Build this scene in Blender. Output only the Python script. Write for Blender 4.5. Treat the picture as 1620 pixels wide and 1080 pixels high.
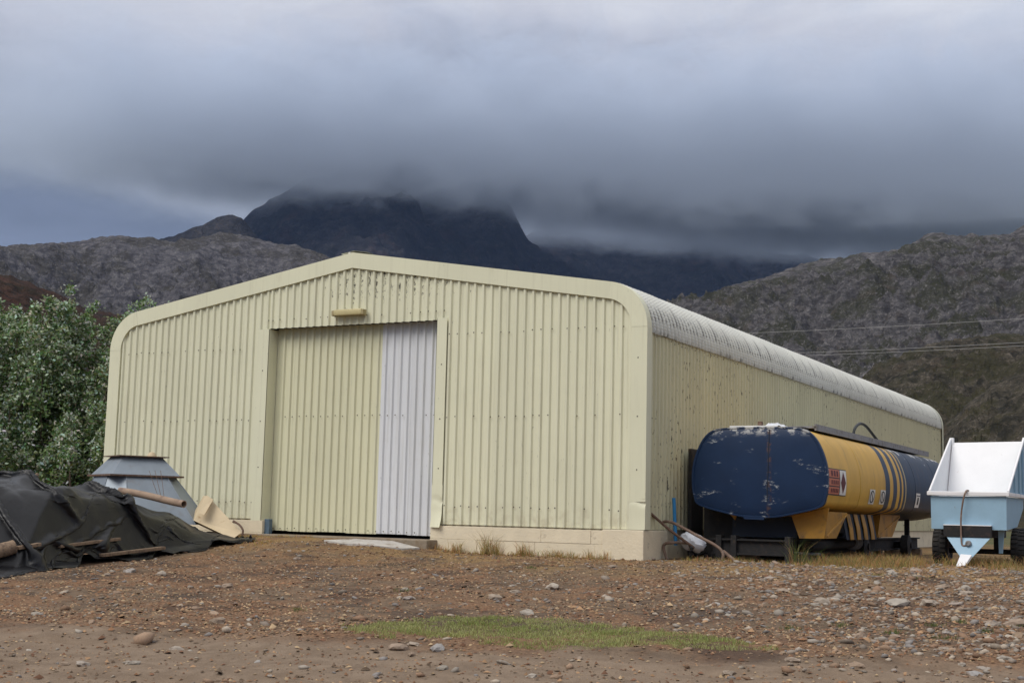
import bpy, bmesh, math, random
import numpy as np
from mathutils import Vector, Matrix

for o in list(bpy.data.objects):
    bpy.data.objects.remove(o, do_unlink=True)
scene = bpy.context.scene
COL = scene.collection
RNG = np.random.default_rng(7)
random.seed(7)

# ------------------------------------------------------------------ camera
F_PX, CAM = 2167.8, np.array([8.934, -21.461, 0.205])
YAW, PITCH, ROLL = -0.4932, 0.1253, 0.0244
FW = np.array([math.sin(YAW) * math.cos(PITCH), math.cos(YAW) * math.cos(PITCH), math.sin(PITCH)])
_r0 = np.array([math.cos(YAW), -math.sin(YAW), 0.0])
_u0 = np.cross(_r0, FW)
RT = _r0 * math.cos(ROLL) + _u0 * math.sin(ROLL)
UP = -_r0 * math.sin(ROLL) + _u0 * math.cos(ROLL)
cam_data = bpy.data.cameras.new('camera')
cam_data.sensor_width = 36.0
cam_data.lens = F_PX / 1620 * 36
cam_data.clip_start, cam_data.clip_end = 0.1, 40000
cam = bpy.data.objects.new('camera', cam_data)
COL.objects.link(cam)
cam.matrix_world = Matrix(((RT[0], UP[0], -FW[0], CAM[0]), (RT[1], UP[1], -FW[1], CAM[1]),
                           (RT[2], UP[2], -FW[2], CAM[2]), (0, 0, 0, 1)))
scene.camera = cam

# ------------------------------------------------------------------ light
SUN_EL, SUN_AZ = math.radians(48), math.radians(204)      # azimuth clockwise from +Y: high, from behind the camera's left
SUN_STRENGTH, SKY_GAIN = 1.5, 1.0
EXPOSURE = 0.45
scene.view_settings.view_transform = 'Standard'
scene.view_settings.look = 'None'
scene.view_settings.gamma = 1.0
scene.view_settings.use_curve_mapping = False
scene.view_settings.exposure = EXPOSURE
sun_data = bpy.data.lights.new('sun', 'SUN')
sun_data.energy = SUN_STRENGTH
sun_data.angle = math.radians(36)
sun_data.color = (1.0, 0.96, 0.9)
sun = bpy.data.objects.new('sun', sun_data)
COL.objects.link(sun)
sdir = Vector((math.sin(SUN_AZ) * math.cos(SUN_EL), math.cos(SUN_AZ) * math.cos(SUN_EL), math.sin(SUN_EL)))
sun.rotation_euler = sdir.to_track_quat('Z', 'Y').to_euler()
sun.location = (0, -40, 60)


# ------------------------------------------------------------------ node helper
class NT:
    def __init__(s, tree):
        s.t = tree
        s.n, s.l = tree.nodes, tree.links

    def put(s, sock, v):
        if v is None:
            return
        if hasattr(v, 'is_output') or isinstance(v, bpy.types.NodeSocket):
            s.l.new(v, sock)
        else:
            if isinstance(v, tuple) and len(v) == 3 and sock.type == 'RGBA':
                v = v + (1,)
            sock.default_value = v

    def node(s, typ, props=None, **ins):
        nd = s.n.new(typ)
        for k, v in (props or {}).items():
            setattr(nd, k, v)
        for k, v in ins.items():
            s.put(nd.inputs[int(k[1:])] if k[0] == '_' and k[1:].isdigit() else nd.inputs[k.replace('_', ' ')], v)
        return nd

    def math(s, op, a, b=None, c=None, clamp=False):
        nd = s.n.new('ShaderNodeMath')
        nd.operation = op
        nd.use_clamp = clamp
        for i, v in enumerate((a, b, c)):
            s.put(nd.inputs[i], v)
        return nd.outputs[0]

    def vmul(s, v, k):
        nd = s.n.new('ShaderNodeVectorMath')
        nd.operation = 'MULTIPLY'
        s.put(nd.inputs[0], v)
        s.put(nd.inputs[1], k)
        return nd.outputs[0]

    def mix(s, fac, a, b, mode='MIX'):
        nd = s.n.new('ShaderNodeMix')
        nd.data_type = 'RGBA'
        nd.blend_type = mode
        s.put(nd.inputs[0], fac)
        s.put(nd.inputs[6], a)
        s.put(nd.inputs[7], b)
        return nd.outputs[2]

    def noise(s, vec, scale, detail=4.0, rough=0.55, dist=0.0, color=False):
        nd = s.node('ShaderNodeTexNoise', None, Scale=scale, Detail=detail, Roughness=rough, Distortion=dist)
        if vec is not None:
            s.put(nd.inputs['Vector'], vec)
        return nd.outputs[1 if color else 0]

    def voro(s, vec, scale, feature='F1', out='Distance', rnd=1.0):
        nd = s.n.new('ShaderNodeTexVoronoi')
        nd.feature = feature
        s.put(nd.inputs['Vector'], vec)
        nd.inputs['Scale'].default_value = scale
        if 'Randomness' in nd.inputs:
            nd.inputs['Randomness'].default_value = rnd
        return nd.outputs[out]

    def ramp(s, fac, *stops):
        nd = s.n.new('ShaderNodeValToRGB')
        el = nd.color_ramp.elements
        while len(el) < len(stops):
            el.new(0.5)
        for e, (p, c) in zip(el, stops):
            e.position = p
            e.color = (c, c, c, 1) if not isinstance(c, tuple) else c + (1,)
        s.put(nd.inputs[0], fac)
        return nd.outputs[0]

    def step(s, v, a, b):
        nd = s.n.new('ShaderNodeMapRange')
        nd.interpolation_type = 'SMOOTHSTEP'
        s.put(nd.inputs[0], v)
        nd.inputs[1].default_value, nd.inputs[2].default_value = a, b
        return nd.outputs[0]

    def xyz(s, v):
        nd = s.n.new('ShaderNodeSeparateXYZ')
        s.put(nd.inputs[0], v)
        return nd.outputs

    def comb(s, x, y, z):
        nd = s.n.new('ShaderNodeCombineXYZ')
        for i, v in enumerate((x, y, z)):
            s.put(nd.inputs[i], v)
        return nd.outputs[0]


# ------------------------------------------------------------------ world: heavy cloud deck over a Nishita sky
world = bpy.data.worlds.new('World')
scene.world = world
world.use_nodes = True
world.node_tree.nodes.clear()
w = NT(world.node_tree)
tc = w.node('ShaderNodeTexCoord').outputs['Generated']
dx, dy, dz = w.xyz(tc)
zc = w.math('MAXIMUM', dz, 0.0)
den = w.math('ADD', zc, 0.12)
plane = w.comb(w.math('DIVIDE', dx, den), w.math('DIVIDE', dy, den), 0.0)
warp = w.node('ShaderNodeVectorMath', {'operation': 'ADD'}, _0=plane, _1=w.vmul(w.noise(w.vmul(tc, (1, 1, 2.0)), 4.0, 4, 0.55, color=True), (0.9, 0.9, 0.0))).outputs[0]
big = w.noise(w.vmul(tc, (1.0, 1.0, 1.7)), 2.6, 2.0, 0.45, 0.3)
med = w.noise(warp, 0.95, 6.0, 0.58, 0.3)
fin = w.noise(w.vmul(tc, (1.0, 1.0, 3.0)), 7.0, 7.0, 0.6, 0.9)
lift = w.math('MULTIPLY_ADD', w.math('SUBTRACT', big, 0.5), 0.22, w.math('MULTIPLY_ADD', zc, 0.95, 0.012))
lift = w.math('MULTIPLY_ADD', w.math('SUBTRACT', med, 0.5), 0.20, lift)
lift = w.math('MULTIPLY_ADD', w.math('SUBTRACT', fin, 0.5), 0.085, lift)
cloudcol = w.ramp(lift, (0.06, (0.165, 0.195, 0.28)), (0.135, (0.15, 0.175, 0.245)), (0.19, (0.11, 0.13, 0.18)), (0.23, (0.135, 0.15, 0.20)),
                  (0.27, (0.25, 0.265, 0.32)), (0.315, (0.43, 0.44, 0.495)), (0.37, (0.56, 0.57, 0.61)), (0.9, (0.86, 0.86, 0.88)))
sky = w.n.new('ShaderNodeTexSky')
sky.sky_type = 'NISHITA'
sky.sun_disc = False
sky.sun_elevation = SUN_EL
sky.sun_rotation = SUN_AZ
bg1 = w.node('ShaderNodeBackground', None, Color=cloudcol, Strength=SKY_GAIN)
bg2 = w.node('ShaderNodeBackground', None, Color=sky.outputs[0], Strength=0.1)
mixs = w.n.new('ShaderNodeMixShader')
mixs.inputs[0].default_value = 0.08
w.l.new(bg1.outputs[0], mixs.inputs[1])
w.l.new(bg2.outputs[0], mixs.inputs[2])
wo = w.n.new('ShaderNodeOutputWorld')
w.l.new(mixs.outputs[0], wo.inputs[0])

scene.render.engine = 'CYCLES'
scene.cycles.use_denoising = True
scene.cycles.max_bounces = 6
scene.cycles.diffuse_bounces = 3
scene.cycles.volume_bounces = 2
scene.cycles.volume_step_rate = 0.35
scene.cycles.volume_max_steps = 128


# ------------------------------------------------------------------ numpy noise
def _hash(ix, iy, seed):
    h = (ix.astype(np.int64) * 374761393 + iy.astype(np.int64) * 668265263 + seed * 974634321) & 0xFFFFFFFF
    h = ((h ^ (h >> 13)) * 1274126177) & 0xFFFFFFFF
    h = (h ^ (h >> 16)) & 0xFFFFFFFF
    return h / 4294967295.0


def pnoise(x, y, seed=0):
    x, y = np.asarray(x, float), np.asarray(y, float)
    ix, iy = np.floor(x), np.floor(y)
    fx, fy = x - ix, y - iy
    ux, uy = fx * fx * fx * (fx * (fx * 6 - 15) + 10), fy * fy * fy * (fy * (fy * 6 - 15) + 10)

    def gr(ox, oy):
        a = _hash(ix + ox, iy + oy, seed) * 2 * math.pi
        return np.cos(a) * (fx - ox) + np.sin(a) * (fy - oy)
    a = gr(0, 0) * (1 - ux) + gr(1, 0) * ux
    b = gr(0, 1) * (1 - ux) + gr(1, 1) * ux
    return (a * (1 - uy) + b * uy) * 1.5


def fbm(x, y, octv=5, seed=0, gain=0.5, lac=2.03):
    s, a, t = 0, 1.0, 0
    for i in range(octv):
        s = s + a * pnoise(x * lac ** i, y * lac ** i, seed + i * 17)
        t += a
        a *= gain
    return s / t


def ridged(x, y, octv=5, seed=0, gain=0.5):
    s, a, t = 0, 1.0, 0
    for i in range(octv):
        s = s + a * (1 - np.abs(pnoise(x * 2.07 ** i, y * 2.07 ** i, seed + i * 31)) * 1.6)
        t += a
        a *= gain
    return s / t


def sstep(a, b, x):
    t = np.clip((np.asarray(x, float) - a) / (b - a), 0, 1)
    return t * t * (3 - 2 * t)


# ------------------------------------------------------------------ mesh helpers
def link(o, parent=None):
    COL.objects.link(o)
    if parent is not None:
        o.parent = parent
    return o


def mesh_obj(name, verts, faces, mat=None, parent=None, smooth=False, mats=None, mat_idx=None):
    me = bpy.data.meshes.new(name)
    me.from_pydata([tuple(map(float, v)) for v in verts], [], faces)
    for m in (mats or ([mat] if mat else [])):
        me.materials.append(m)
    if mat_idx is not None:
        me.polygons.foreach_set('material_index', np.asarray(mat_idx, dtype=np.int32))
    if smooth:
        me.polygons.foreach_set('use_smooth', [True] * len(me.polygons))
    me.update()
    return link(bpy.data.objects.new(name, me), parent)


def fast_mesh(name, V, Fc, mats, parent=None, smooth=False, col=None, mat_idx=None):
    """V (n,3); Fc (m,k) all faces with k corners; col (n,3) a per-point colour attribute"""
    me = bpy.data.meshes.new(name)
    V = np.ascontiguousarray(V, dtype=np.float32)
    Fc = np.ascontiguousarray(Fc, dtype=np.int32)
    m, k = Fc.shape
    me.vertices.add(len(V))
    me.vertices.foreach_set('co', V.ravel())
    me.loops.add(m * k)
    me.loops.foreach_set('vertex_index', Fc.ravel())
    me.polygons.add(m)
    me.polygons.foreach_set('loop_start', np.arange(0, m * k, k, dtype=np.int32))
    me.polygons.foreach_set('loop_total', np.full(m, k, dtype=np.int32))
    if smooth:
        me.polygons.foreach_set('use_smooth', np.ones(m, dtype=bool))
    for mt in mats:
        me.materials.append(mt)
    if mat_idx is not None:
        me.polygons.foreach_set('material_index', np.asarray(mat_idx, dtype=np.int32))
    if col is not None:
        at = me.color_attributes.new('tint', 'FLOAT_COLOR', 'POINT')
        at.data.foreach_set('color', np.hstack([col, np.ones((len(V), 1))]).astype(np.float32).ravel())
    me.update(calc_edges=True)
    return link(bpy.data.objects.new(name, me), parent)


def grid_faces(nu, nv):
    i = np.arange(nu - 1)[:, None] * nv + np.arange(nv - 1)[None, :]
    i = i.ravel()
    return np.stack([i, i + nv, i + nv + 1, i + 1], 1)


def empty(name, loc=(0, 0, 0), rz=0.0):
    o = bpy.data.objects.new(name, None)
    o.empty_display_size = 0.2
    o.location = loc
    o.rotation_euler = (0, 0, rz)
    return link(o)


def tag(o, label=None, cat=None, group=None, kind=None):
    for k, v in (('label', label), ('category', cat), ('group', group), ('kind', kind)):
        if v:
            o[k] = v
    return o


class MB:
    """collects pieces, builds one mesh"""
    def __init__(s):
        s.v, s.f = [], []

    def add(s, v, f):
        b = len(s.v)
        s.v += [tuple(map(float, p)) for p in v]
        s.f += [tuple(i + b for i in q) for q in f]
        return s

    def box(s, lo, hi, bev=0.0, M=None):
        bm = bmesh.new()
        bmesh.ops.create_cube(bm, size=1.0)
        lo, hi = np.array(lo, float), np.array(hi, float)
        for q in bm.verts:
            q.co = Vector([lo[i] + (q.co[i] + 0.5) * (hi[i] - lo[i]) for i in range(3)])
        if bev > 0:
            bmesh.ops.bevel(bm, geom=bm.edges[:], offset=bev, segments=2, affect='EDGES', profile=0.6)
        if M is not None:
            bmesh.ops.transform(bm, matrix=M, verts=bm.verts)
        bm.verts.index_update()
        s.add([q.co[:] for q in bm.verts], [[q.index for q in fc.verts] for fc in bm.faces])
        bm.free()
        return s

    def tube(s, path, r, n=10, cap=True, inner=None):
        P = [Vector(p) for p in path]
        rs = r if hasattr(r, '__len__') else [r] * len(P)
        base = len(s.v)
        prev = None
        for i, p in enumerate(P):
            t = (P[min(i + 1, len(P) - 1)] - P[max(i - 1, 0)]).normalized()
            if prev is None:
                a = t.orthogonal().normalized()
            else:
                a = (prev - t * prev.dot(t)).normalized()
            prev = a
            b = t.cross(a)
            for k in range(n):
                an = 2 * math.pi * k / n
                s.v.append(tuple(p + (a * math.cos(an) + b * math.sin(an)) * rs[i]))
        for i in range(len(P) - 1):
            for k in range(n):
                k2 = (k + 1) % n
                s.f.append((base + i * n + k, base + i * n + k2, base + (i + 1) * n + k2, base + (i + 1) * n + k))
        if cap:
            s.f.append(tuple(base + k for k in reversed(range(n))))
            s.f.append(tuple(base + (len(P) - 1) * n + k for k in range(n)))
        return s

    def prism(s, poly, off):
        """poly: list of 3-D points, extruded by vector off"""
        n = len(poly)
        a = [np.array(p, float) for p in poly]
        b = [p + np.array(off, float) for p in a]
        s.add(a + b, [tuple(range(n))[::-1], tuple(range(n, 2 * n))] +
              [(i, (i + 1) % n, n + (i + 1) % n, n + i) for i in range(n)])
        return s

    def frustum(s, ring0, ring1, cap0=False, cap1=False):
        n = len(ring0)
        f = [(i, (i + 1) % n, n + (i + 1) % n, n + i) for i in range(n)]
        if cap0:
            f.append(tuple(range(n))[::-1])
        if cap1:
            f.append(tuple(range(n, 2 * n)))
        return s.add(list(ring0) + list(ring1), f)

    def lathe(s, prof, axis_o, axis_d, n=24):
        """prof: (radius, along) list"""
        o, d = Vector(axis_o), Vector(axis_d).normalized()
        a = d.orthogonal().normalized()
        b = d.cross(a)
        base = len(s.v)
        for r, h in prof:
            for k in range(n):
                an = 2 * math.pi * k / n
                s.v.append(tuple(o + d * h + (a * math.cos(an) + b * math.sin(an)) * r))
        for i in range(len(prof) - 1):
            for k in range(n):
                k2 = (k + 1) % n
                s.f.append((base + i * n + k, base + (i + 1) * n + k, base + (i + 1) * n + k2, base + i * n + k2))
        return s

    def build(s, name, mat, parent=None, smooth=False, fix=True):
        o = mesh_obj(name, s.v, s.f, mat, parent, smooth)
        if fix:
            bm = bmesh.new()
            bm.from_mesh(o.data)
            bmesh.ops.recalc_face_normals(bm, faces=bm.faces)
            bm.to_mesh(o.data)
            bm.free()
        if smooth:
            try:
                o.data.set_sharp_from_angle(angle=math.radians(38))
            except Exception:
                pass
        return o


def catmull(pts, n=8, closed=False):
    P = [np.array(p, float) for p in pts]
    out = []
    N = len(P)
    for i in range(N if closed else N - 1):
        p0 = P[(i - 1) % N] if closed or i > 0 else P[0]
        p1, p2 = P[i], P[(i + 1) % N]
        p3 = P[(i + 2) % N] if closed or i + 2 < N else P[-1]
        for k in range(n):
            t = k / n
            out.append(0.5 * ((2 * p1) + (p2 - p0) * t + (2 * p0 - 5 * p1 + 4 * p2 - p3) * t * t + (3 * p1 - p0 - 3 * p2 + p3) * t ** 3))
    if not closed:
        out.append(P[-1])
    return out


def at(px, py, D):
    """world point seen at photo pixel (px, py) at depth D metres along the view axis"""
    d = FW * F_PX + RT * (px - 810) - UP * (py - 540)
    return CAM + d * (D / F_PX)


def at_y(px, py, Y):
    d = FW * F_PX + RT * (px - 810) - UP * (py - 540)
    return CAM + d * ((Y - CAM[1]) / d[1])


def azel(px, py):
    d = FW * F_PX + RT * (px - 810) - UP * (py - 540)
    d = d / np.linalg.norm(d)
    return math.atan2(d[0], d[1]), math.asin(d[2])


# ------------------------------------------------------------------ materials
M = {}


def new_mat(name):
    m = bpy.data.materials.new(name)
    m.use_nodes = True
    nt = NT(m.node_tree)
    bs = nt.n['Principled BSDF']
    return m, nt, bs


def rough_mat(name, col, rough=0.7, var=0.25, scale=6.0, col2=None, fac=(0.5, 0.7), scale2=9.0, bump=0.0, bscale=40.0,
              metal=0.0, spec=0.5, objrand=0.0, stretch=(1, 1, 1)):
    """base colour with mottling, an optional second colour in patches (rust, wear), and fine relief"""
    m, n, bs = new_mat(name)
    pos = n.vmul(n.node('ShaderNodeTexCoord').outputs['Object'], stretch)
    k = n.math('MULTIPLY_ADD', n.math('SUBTRACT', n.noise(pos, scale, 5, 0.6), 0.5), var * 2.2, 1.0)
    if objrand:
        rnd = n.node('ShaderNodeObjectInfo').outputs['Random']
        k = n.math('MULTIPLY', k, n.math('MULTIPLY_ADD', rnd, objrand, 1 - objrand / 2))
    c = n.vmul(n.node('ShaderNodeRGB').outputs[0], (1, 1, 1))
    c.node.inputs[0].links[0].from_node.outputs[0].default_value = col + (1,)
    kk = n.comb(k, k, k)
    c = n.vmul(c, kk)
    if col2:
        f = n.step(n.noise(pos, scale2, 6, 0.65), fac[0], fac[1])
        c = n.mix(f, c, col2)
    n.put(bs.inputs['Base Color'], c)
    bs.inputs['Roughness'].default_value = rough
    bs.inputs['Metallic'].default_value = metal
    bs.inputs['Specular IOR Level'].default_value = spec
    if bump:
        b = n.node('ShaderNodeBump', None, Strength=bump, Height=n.noise(pos, bscale, 6, 0.6))
        b.inputs['Distance'].default_value = 0.02
        n.put(bs.inputs['Normal'], b.outputs[0])
    M[name] = m
    return m


def sheet_mat(name, col, mold_top=0.0, speck=0.0, rough=0.55, streak=0.25, bend=0.0, speck_thr=0.69):
    """painted ribbed steel: faint fade, dirt streaks running down, black mould specks"""
    m, n, bs = new_mat(name)
    pos = n.node('ShaderNodeNewGeometry').outputs['Position']
    px, py, pz = n.xyz(pos)
    rnd = n.node('ShaderNodeObjectInfo').outputs['Random']
    fade = n.math('MULTIPLY_ADD', n.noise(pos, 0.7, 4, 0.6), 0.16, 0.92)
    fade = n.math('MULTIPLY', fade, n.math('MULTIPLY_ADD', rnd, 0.07, 0.965))
    c = n.vmul(n.comb(*[col[i] for i in range(3)]), n.comb(fade, fade, fade))
    st = n.step(n.noise(n.vmul(pos, (16, 16, 0.55)), 1.0, 5, 0.6), 0.50, 0.78)
    c = n.mix(n.math('MULTIPLY', st, streak), c, (0.27, 0.23, 0.15))
    blot = n.step(n.noise(n.vmul(pos, (3.5, 3.5, 1.6)), 1.0, 6, 0.65), 0.56, 0.8)
    c = n.mix(n.math('MULTIPLY', blot, streak * 0.7), c, (0.33, 0.27, 0.17))
    # fine scattered specks
    sp = n.step(n.noise(n.vmul(pos, (34, 34, 9)), 1.0, 2, 0.5), speck_thr, speck_thr + 0.05)
    patch = n.step(n.noise(n.vmul(pos, (1.3, 0.8, 0.5)), 1.0, 3, 0.5), 0.40, 0.62)
    c = n.mix(n.math('MULTIPLY', n.math('MULTIPLY', sp, patch), 0.25 + speck), c, (0.055, 0.05, 0.04))
    if mold_top:
        near = n.math('MULTIPLY', n.step(pz, 3.75, 4.5), n.step(n.math('ABSOLUTE', n.math('ADD', px, 5.2)), 2.6, 0.5))
        fr_ = n.math('FRACT', n.math('DIVIDE', n.math('SUBTRACT', -0.205, px), 0.1715))
        inpan = n.math('MULTIPLY', n.step(fr_, 0.0, 0.06), n.step(fr_, 0.36, 0.22))
        lump = n.noise(n.vmul(pos, (22, 22, 11)), 1.0, 5, 0.7)
        thr = n.math('MULTIPLY_ADD', near, -0.15, 0.66)
        mo = n.math('MULTIPLY', n.step(n.math('SUBTRACT', lump, thr), 0.0, 0.04), n.math('MULTIPLY_ADD', inpan, 0.9, 0.1))
        c = n.mix(n.math('MULTIPLY', mo, n.math('MULTIPLY', n.step(pz, 3.2, 4.2), mold_top)), c, (0.035, 0.03, 0.025))
        foot = n.math('MULTIPLY', n.step(pz, 0.55, 0.0), n.step(n.noise(pos, 5, 5, 0.6), 0.42, 0.7))
        c = n.mix(n.math('MULTIPLY', foot, 0.35), c, (0.33, 0.25, 0.15))
    if bend:
        # dirt caught along the laps; ticks paint the ribs' flank shade into the colour
        lx, ly, lz = n.xyz(n.node('ShaderNodeTexCoord').outputs['Object'])
        band = n.math('MULTIPLY', n.step(pz, 3.56, 3.66), n.step(pz, 4.02, 3.90))
        lap = n.math('MULTIPLY', n.step(ly, 0.075, 0.035), n.step(rnd, 0.1, 0.5))
        fr = n.math('FRACT', n.math('DIVIDE', ly, 0.1715))
        shade_tick = n.math('MULTIPLY', n.step(n.math('ABSOLUTE', n.math('SUBTRACT', fr, 0.20)), 0.17, 0.07), n.step(n.noise(n.vmul(pos, (7, 7, 16)), 1.0, 3, 0.6), 0.36, 0.52))
        shade_tick = n.math('MULTIPLY', shade_tick, n.math('MULTIPLY', n.step(pz, 3.55, 3.62), n.step(pz, 3.92, 3.78)))
        c = n.mix(n.math('MULTIPLY', n.math('MULTIPLY', lap, band), bend), c, (0.025, 0.025, 0.022))
        c = n.mix(n.math('MULTIPLY', shade_tick, 0.85), c, (0.075, 0.07, 0.06))
        low = n.step(n.noise(n.comb(0.0, n.math('MULTIPLY', py, 5.0), 0.0), 1.0, 4, 0.7), 0.5, 0.62)
        c = n.mix(n.math('MULTIPLY', n.math('MULTIPLY', low, n.step(pz, 3.47, 3.39)), 0.7), c, (0.07, 0.065, 0.055))
    n.put(bs.inputs['Base Color'], c)
    bs.inputs['Roughness'].default_value = rough
    bs.inputs['Specular IOR Level'].default_value = 0.35
    b = n.node('ShaderNodeBump', None, Strength=0.18, Height=n.noise(n.vmul(pos, (6, 6, 1.3)), 1.0, 3, 0.5))
    b.inputs['Distance'].default_value = 0.02
    n.put(bs.inputs['Normal'], b.outputs[0])
    M[name] = m
    return m


CREAM = (0.70, 0.685, 0.505)
sheet_mat('cream_gable', CREAM, mold_top=0.95, speck=0.1)
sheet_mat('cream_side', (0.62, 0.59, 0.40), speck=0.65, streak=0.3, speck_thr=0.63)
sheet_mat('cream_door', (0.68, 0.66, 0.46), speck=0.0, streak=0.16)
sheet_mat('white_door', (0.67, 0.68, 0.69), speck=0.2, streak=0.25)
sheet_mat('bullnose', (0.60, 0.60, 0.55), speck=0.2, streak=0.12, bend=0.95, rough=0.42)
sheet_mat('flashing', (0.70, 0.685, 0.50), speck=0.05, streak=0.18)
rough_mat('screw_head', (0.10, 0.085, 0.06), 0.6, 0.2)
rough_mat('dark_interior', (0.05, 0.05, 0.05), 0.9)
rough_mat('lamp_lens', (0.55, 0.47, 0.24), 0.35, 0.25, 9.0, (0.30, 0.23, 0.10), (0.55, 0.75))
rough_mat('lamp_body', (0.38, 0.31, 0.16), 0.6, 0.3)
rough_mat('plinth_paint', (0.72, 0.63, 0.46), 0.85, 0.16, 3.0, (0.34, 0.28, 0.20), (0.58, 0.78), 5.0, bump=0.4, bscale=30, objrand=0.06)
rough_mat('concrete', (0.46, 0.43, 0.39), 0.9, 0.25, 3.0, (0.22, 0.17, 0.12), (0.5, 0.7), 4.0, bump=0.6, bscale=25)
rough_mat('apron_concrete', (0.27, 0.22, 0.16), 0.92, 0.3, 3.0, (0.2, 0.14, 0.085), (0.45, 0.62), 3.0, bump=0.6, bscale=25)
rough_mat('post_blue', (0.09, 0.14, 0.19), 0.6, 0.3)
rough_mat('galvanised', (0.24, 0.275, 0.31), 0.5, 0.22, 3.0, (0.22, 0.23, 0.24), (0.5, 0.72), 4.0, metal=0.35, bump=0.08, bscale=8)
rough_mat('rusty_steel', (0.13, 0.075, 0.05), 0.8, 0.4, 12.0, (0.22, 0.16, 0.13), (0.5, 0.7), 18.0, bump=0.3)
rough_mat('rust_pipe', (0.17, 0.11, 0.08), 0.7, 0.35, 10.0, (0.30, 0.23, 0.18), (0.5, 0.7), 9.0, bump=0.2)
rough_mat('pale_pipe', (0.30, 0.21, 0.145), 0.85, 0.3, 7.0, (0.18, 0.12, 0.09), (0.5, 0.7), 6.0, bump=0.3)
rough_mat('weathered_wood', (0.24, 0.165, 0.105), 0.9, 0.4, 5.0, (0.12, 0.08, 0.055), (0.45, 0.7), 14.0, bump=0.5, stretch=(1, 1, 1))
rough_mat('beige_panel', (0.55, 0.44, 0.28), 0.75, 0.16, 3.0, (0.32, 0.2, 0.1), (0.62, 0.78), 5.0)
rough_mat('blue_plastic', (0.03, 0.22, 0.48), 0.45, 0.1)
rough_mat('white_sack', (0.62, 0.64, 0.68), 0.6, 0.2, 8.0, (0.33, 0.3, 0.27), (0.55, 0.75), 6.0, bump=0.4, bscale=12)
rough_mat('black_steel', (0.014, 0.013, 0.013), 0.8, 0.4, 8.0, (0.045, 0.03, 0.022), (0.52, 0.72), 11.0, bump=0.3)
rough_mat('grey_catwalk', (0.25, 0.25, 0.26), 0.7, 0.25, 6.0, (0.14, 0.12, 0.1), (0.5, 0.7), bump=0.2)
rough_mat('rubber', (0.018, 0.017, 0.017), 0.85, 0.3, 9.0, (0.06, 0.048, 0.038), (0.5, 0.72), 5.0)
rough_mat('hose_black', (0.012, 0.014, 0.012), 0.5, 0.2)
rough_mat('trailer_blue', (0.27, 0.42, 0.535), 0.5, 0.14, 4.0, (0.20, 0.15, 0.11), (0.66, 0.80), 9.0, bump=0.15, bscale=6)
rough_mat('trailer_white', (0.78, 0.77, 0.77), 0.55, 0.07, 3.0, (0.42, 0.32, 0.24), (0.66, 0.80), 9.0, bump=0.15, bscale=5)
rough_mat('navy_dark', (0.010, 0.017, 0.032), 0.7, 0.3, 4.0, (0.05, 0.04, 0.03), (0.55, 0.75))
rough_mat('yellow_paint', (0.38, 0.19, 0.022), 0.6, 0.25, 3.0, (0.13, 0.075, 0.03), (0.48, 0.75), 4.0)
rough_mat('yellow_black', (0.36, 0.19, 0.03), 0.6, 0.2)
rough_mat('decal_white', (0.72, 0.70, 0.66), 0.6, 0.1)
rough_mat('decal_red', (0.10, 0.008, 0.012), 0.6, 0.2)
rough_mat('decal_orange', (0.50, 0.16, 0.09), 0.65, 0.2, 20.0)
rough_mat('decal_ink', (0.025, 0.025, 0.03), 0.6, 0.1)
rough_mat('bark', (0.11, 0.085, 0.06), 0.95, 0.3, 6.0, bump=0.5)
rough_mat('wire_metal', (0.34, 0.33, 0.32), 0.5, 0.1)
rough_mat('pole_wood', (0.14, 0.10, 0.07), 0.9, 0.3)
rough_mat('rubble_dark', (0.06, 0.045, 0.035), 0.95, 0.4, 6.0, (0.14, 0.08, 0.04), (0.5, 0.7), bump=0.8)


def tint_mat(name, rough=0.9, var=0.2, scale=30.0, bump=0.0, trans=0.0):
    m, n, bs = new_mat(name)
    a = n.node('ShaderNodeAttribute', {'attribute_name': 'tint'}).outputs['Color']
    pos = n.node('ShaderNodeNewGeometry').outputs['Position']
    k = n.math('MULTIPLY_ADD', n.math('SUBTRACT', n.noise(pos, scale, 3), 0.5), var * 2, 1.0)
    n.put(bs.inputs['Base Color'], n.vmul(a, n.comb(k, k, k)))
    bs.inputs['Roughness'].default_value = rough
    bs.inputs['Specular IOR Level'].default_value = 0.25 if trans else 0.08
    if trans:
        tr = n.node('ShaderNodeBsdfTranslucent', None, Color=n.vmul(a, (0.9, 1.0, 0.6)))
        mx = n.n.new('ShaderNodeMixShader')
        mx.inputs[0].default_value = trans
        n.l.new(bs.outputs[0], mx.inputs[1])
        n.l.new(tr.outputs[0], mx.inputs[2])
        n.l.new(mx.outputs[0], n.n['Material Output'].inputs[0])
    M[name] = m
    return m


tint_mat('gravel', 0.9, 0.25, 60.0)
tint_mat('leaf', 0.6, 0.12, 15.0, trans=0.25)
tint_mat('grass_blade', 0.8, 0.1, 5.0, trans=0.25)


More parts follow.
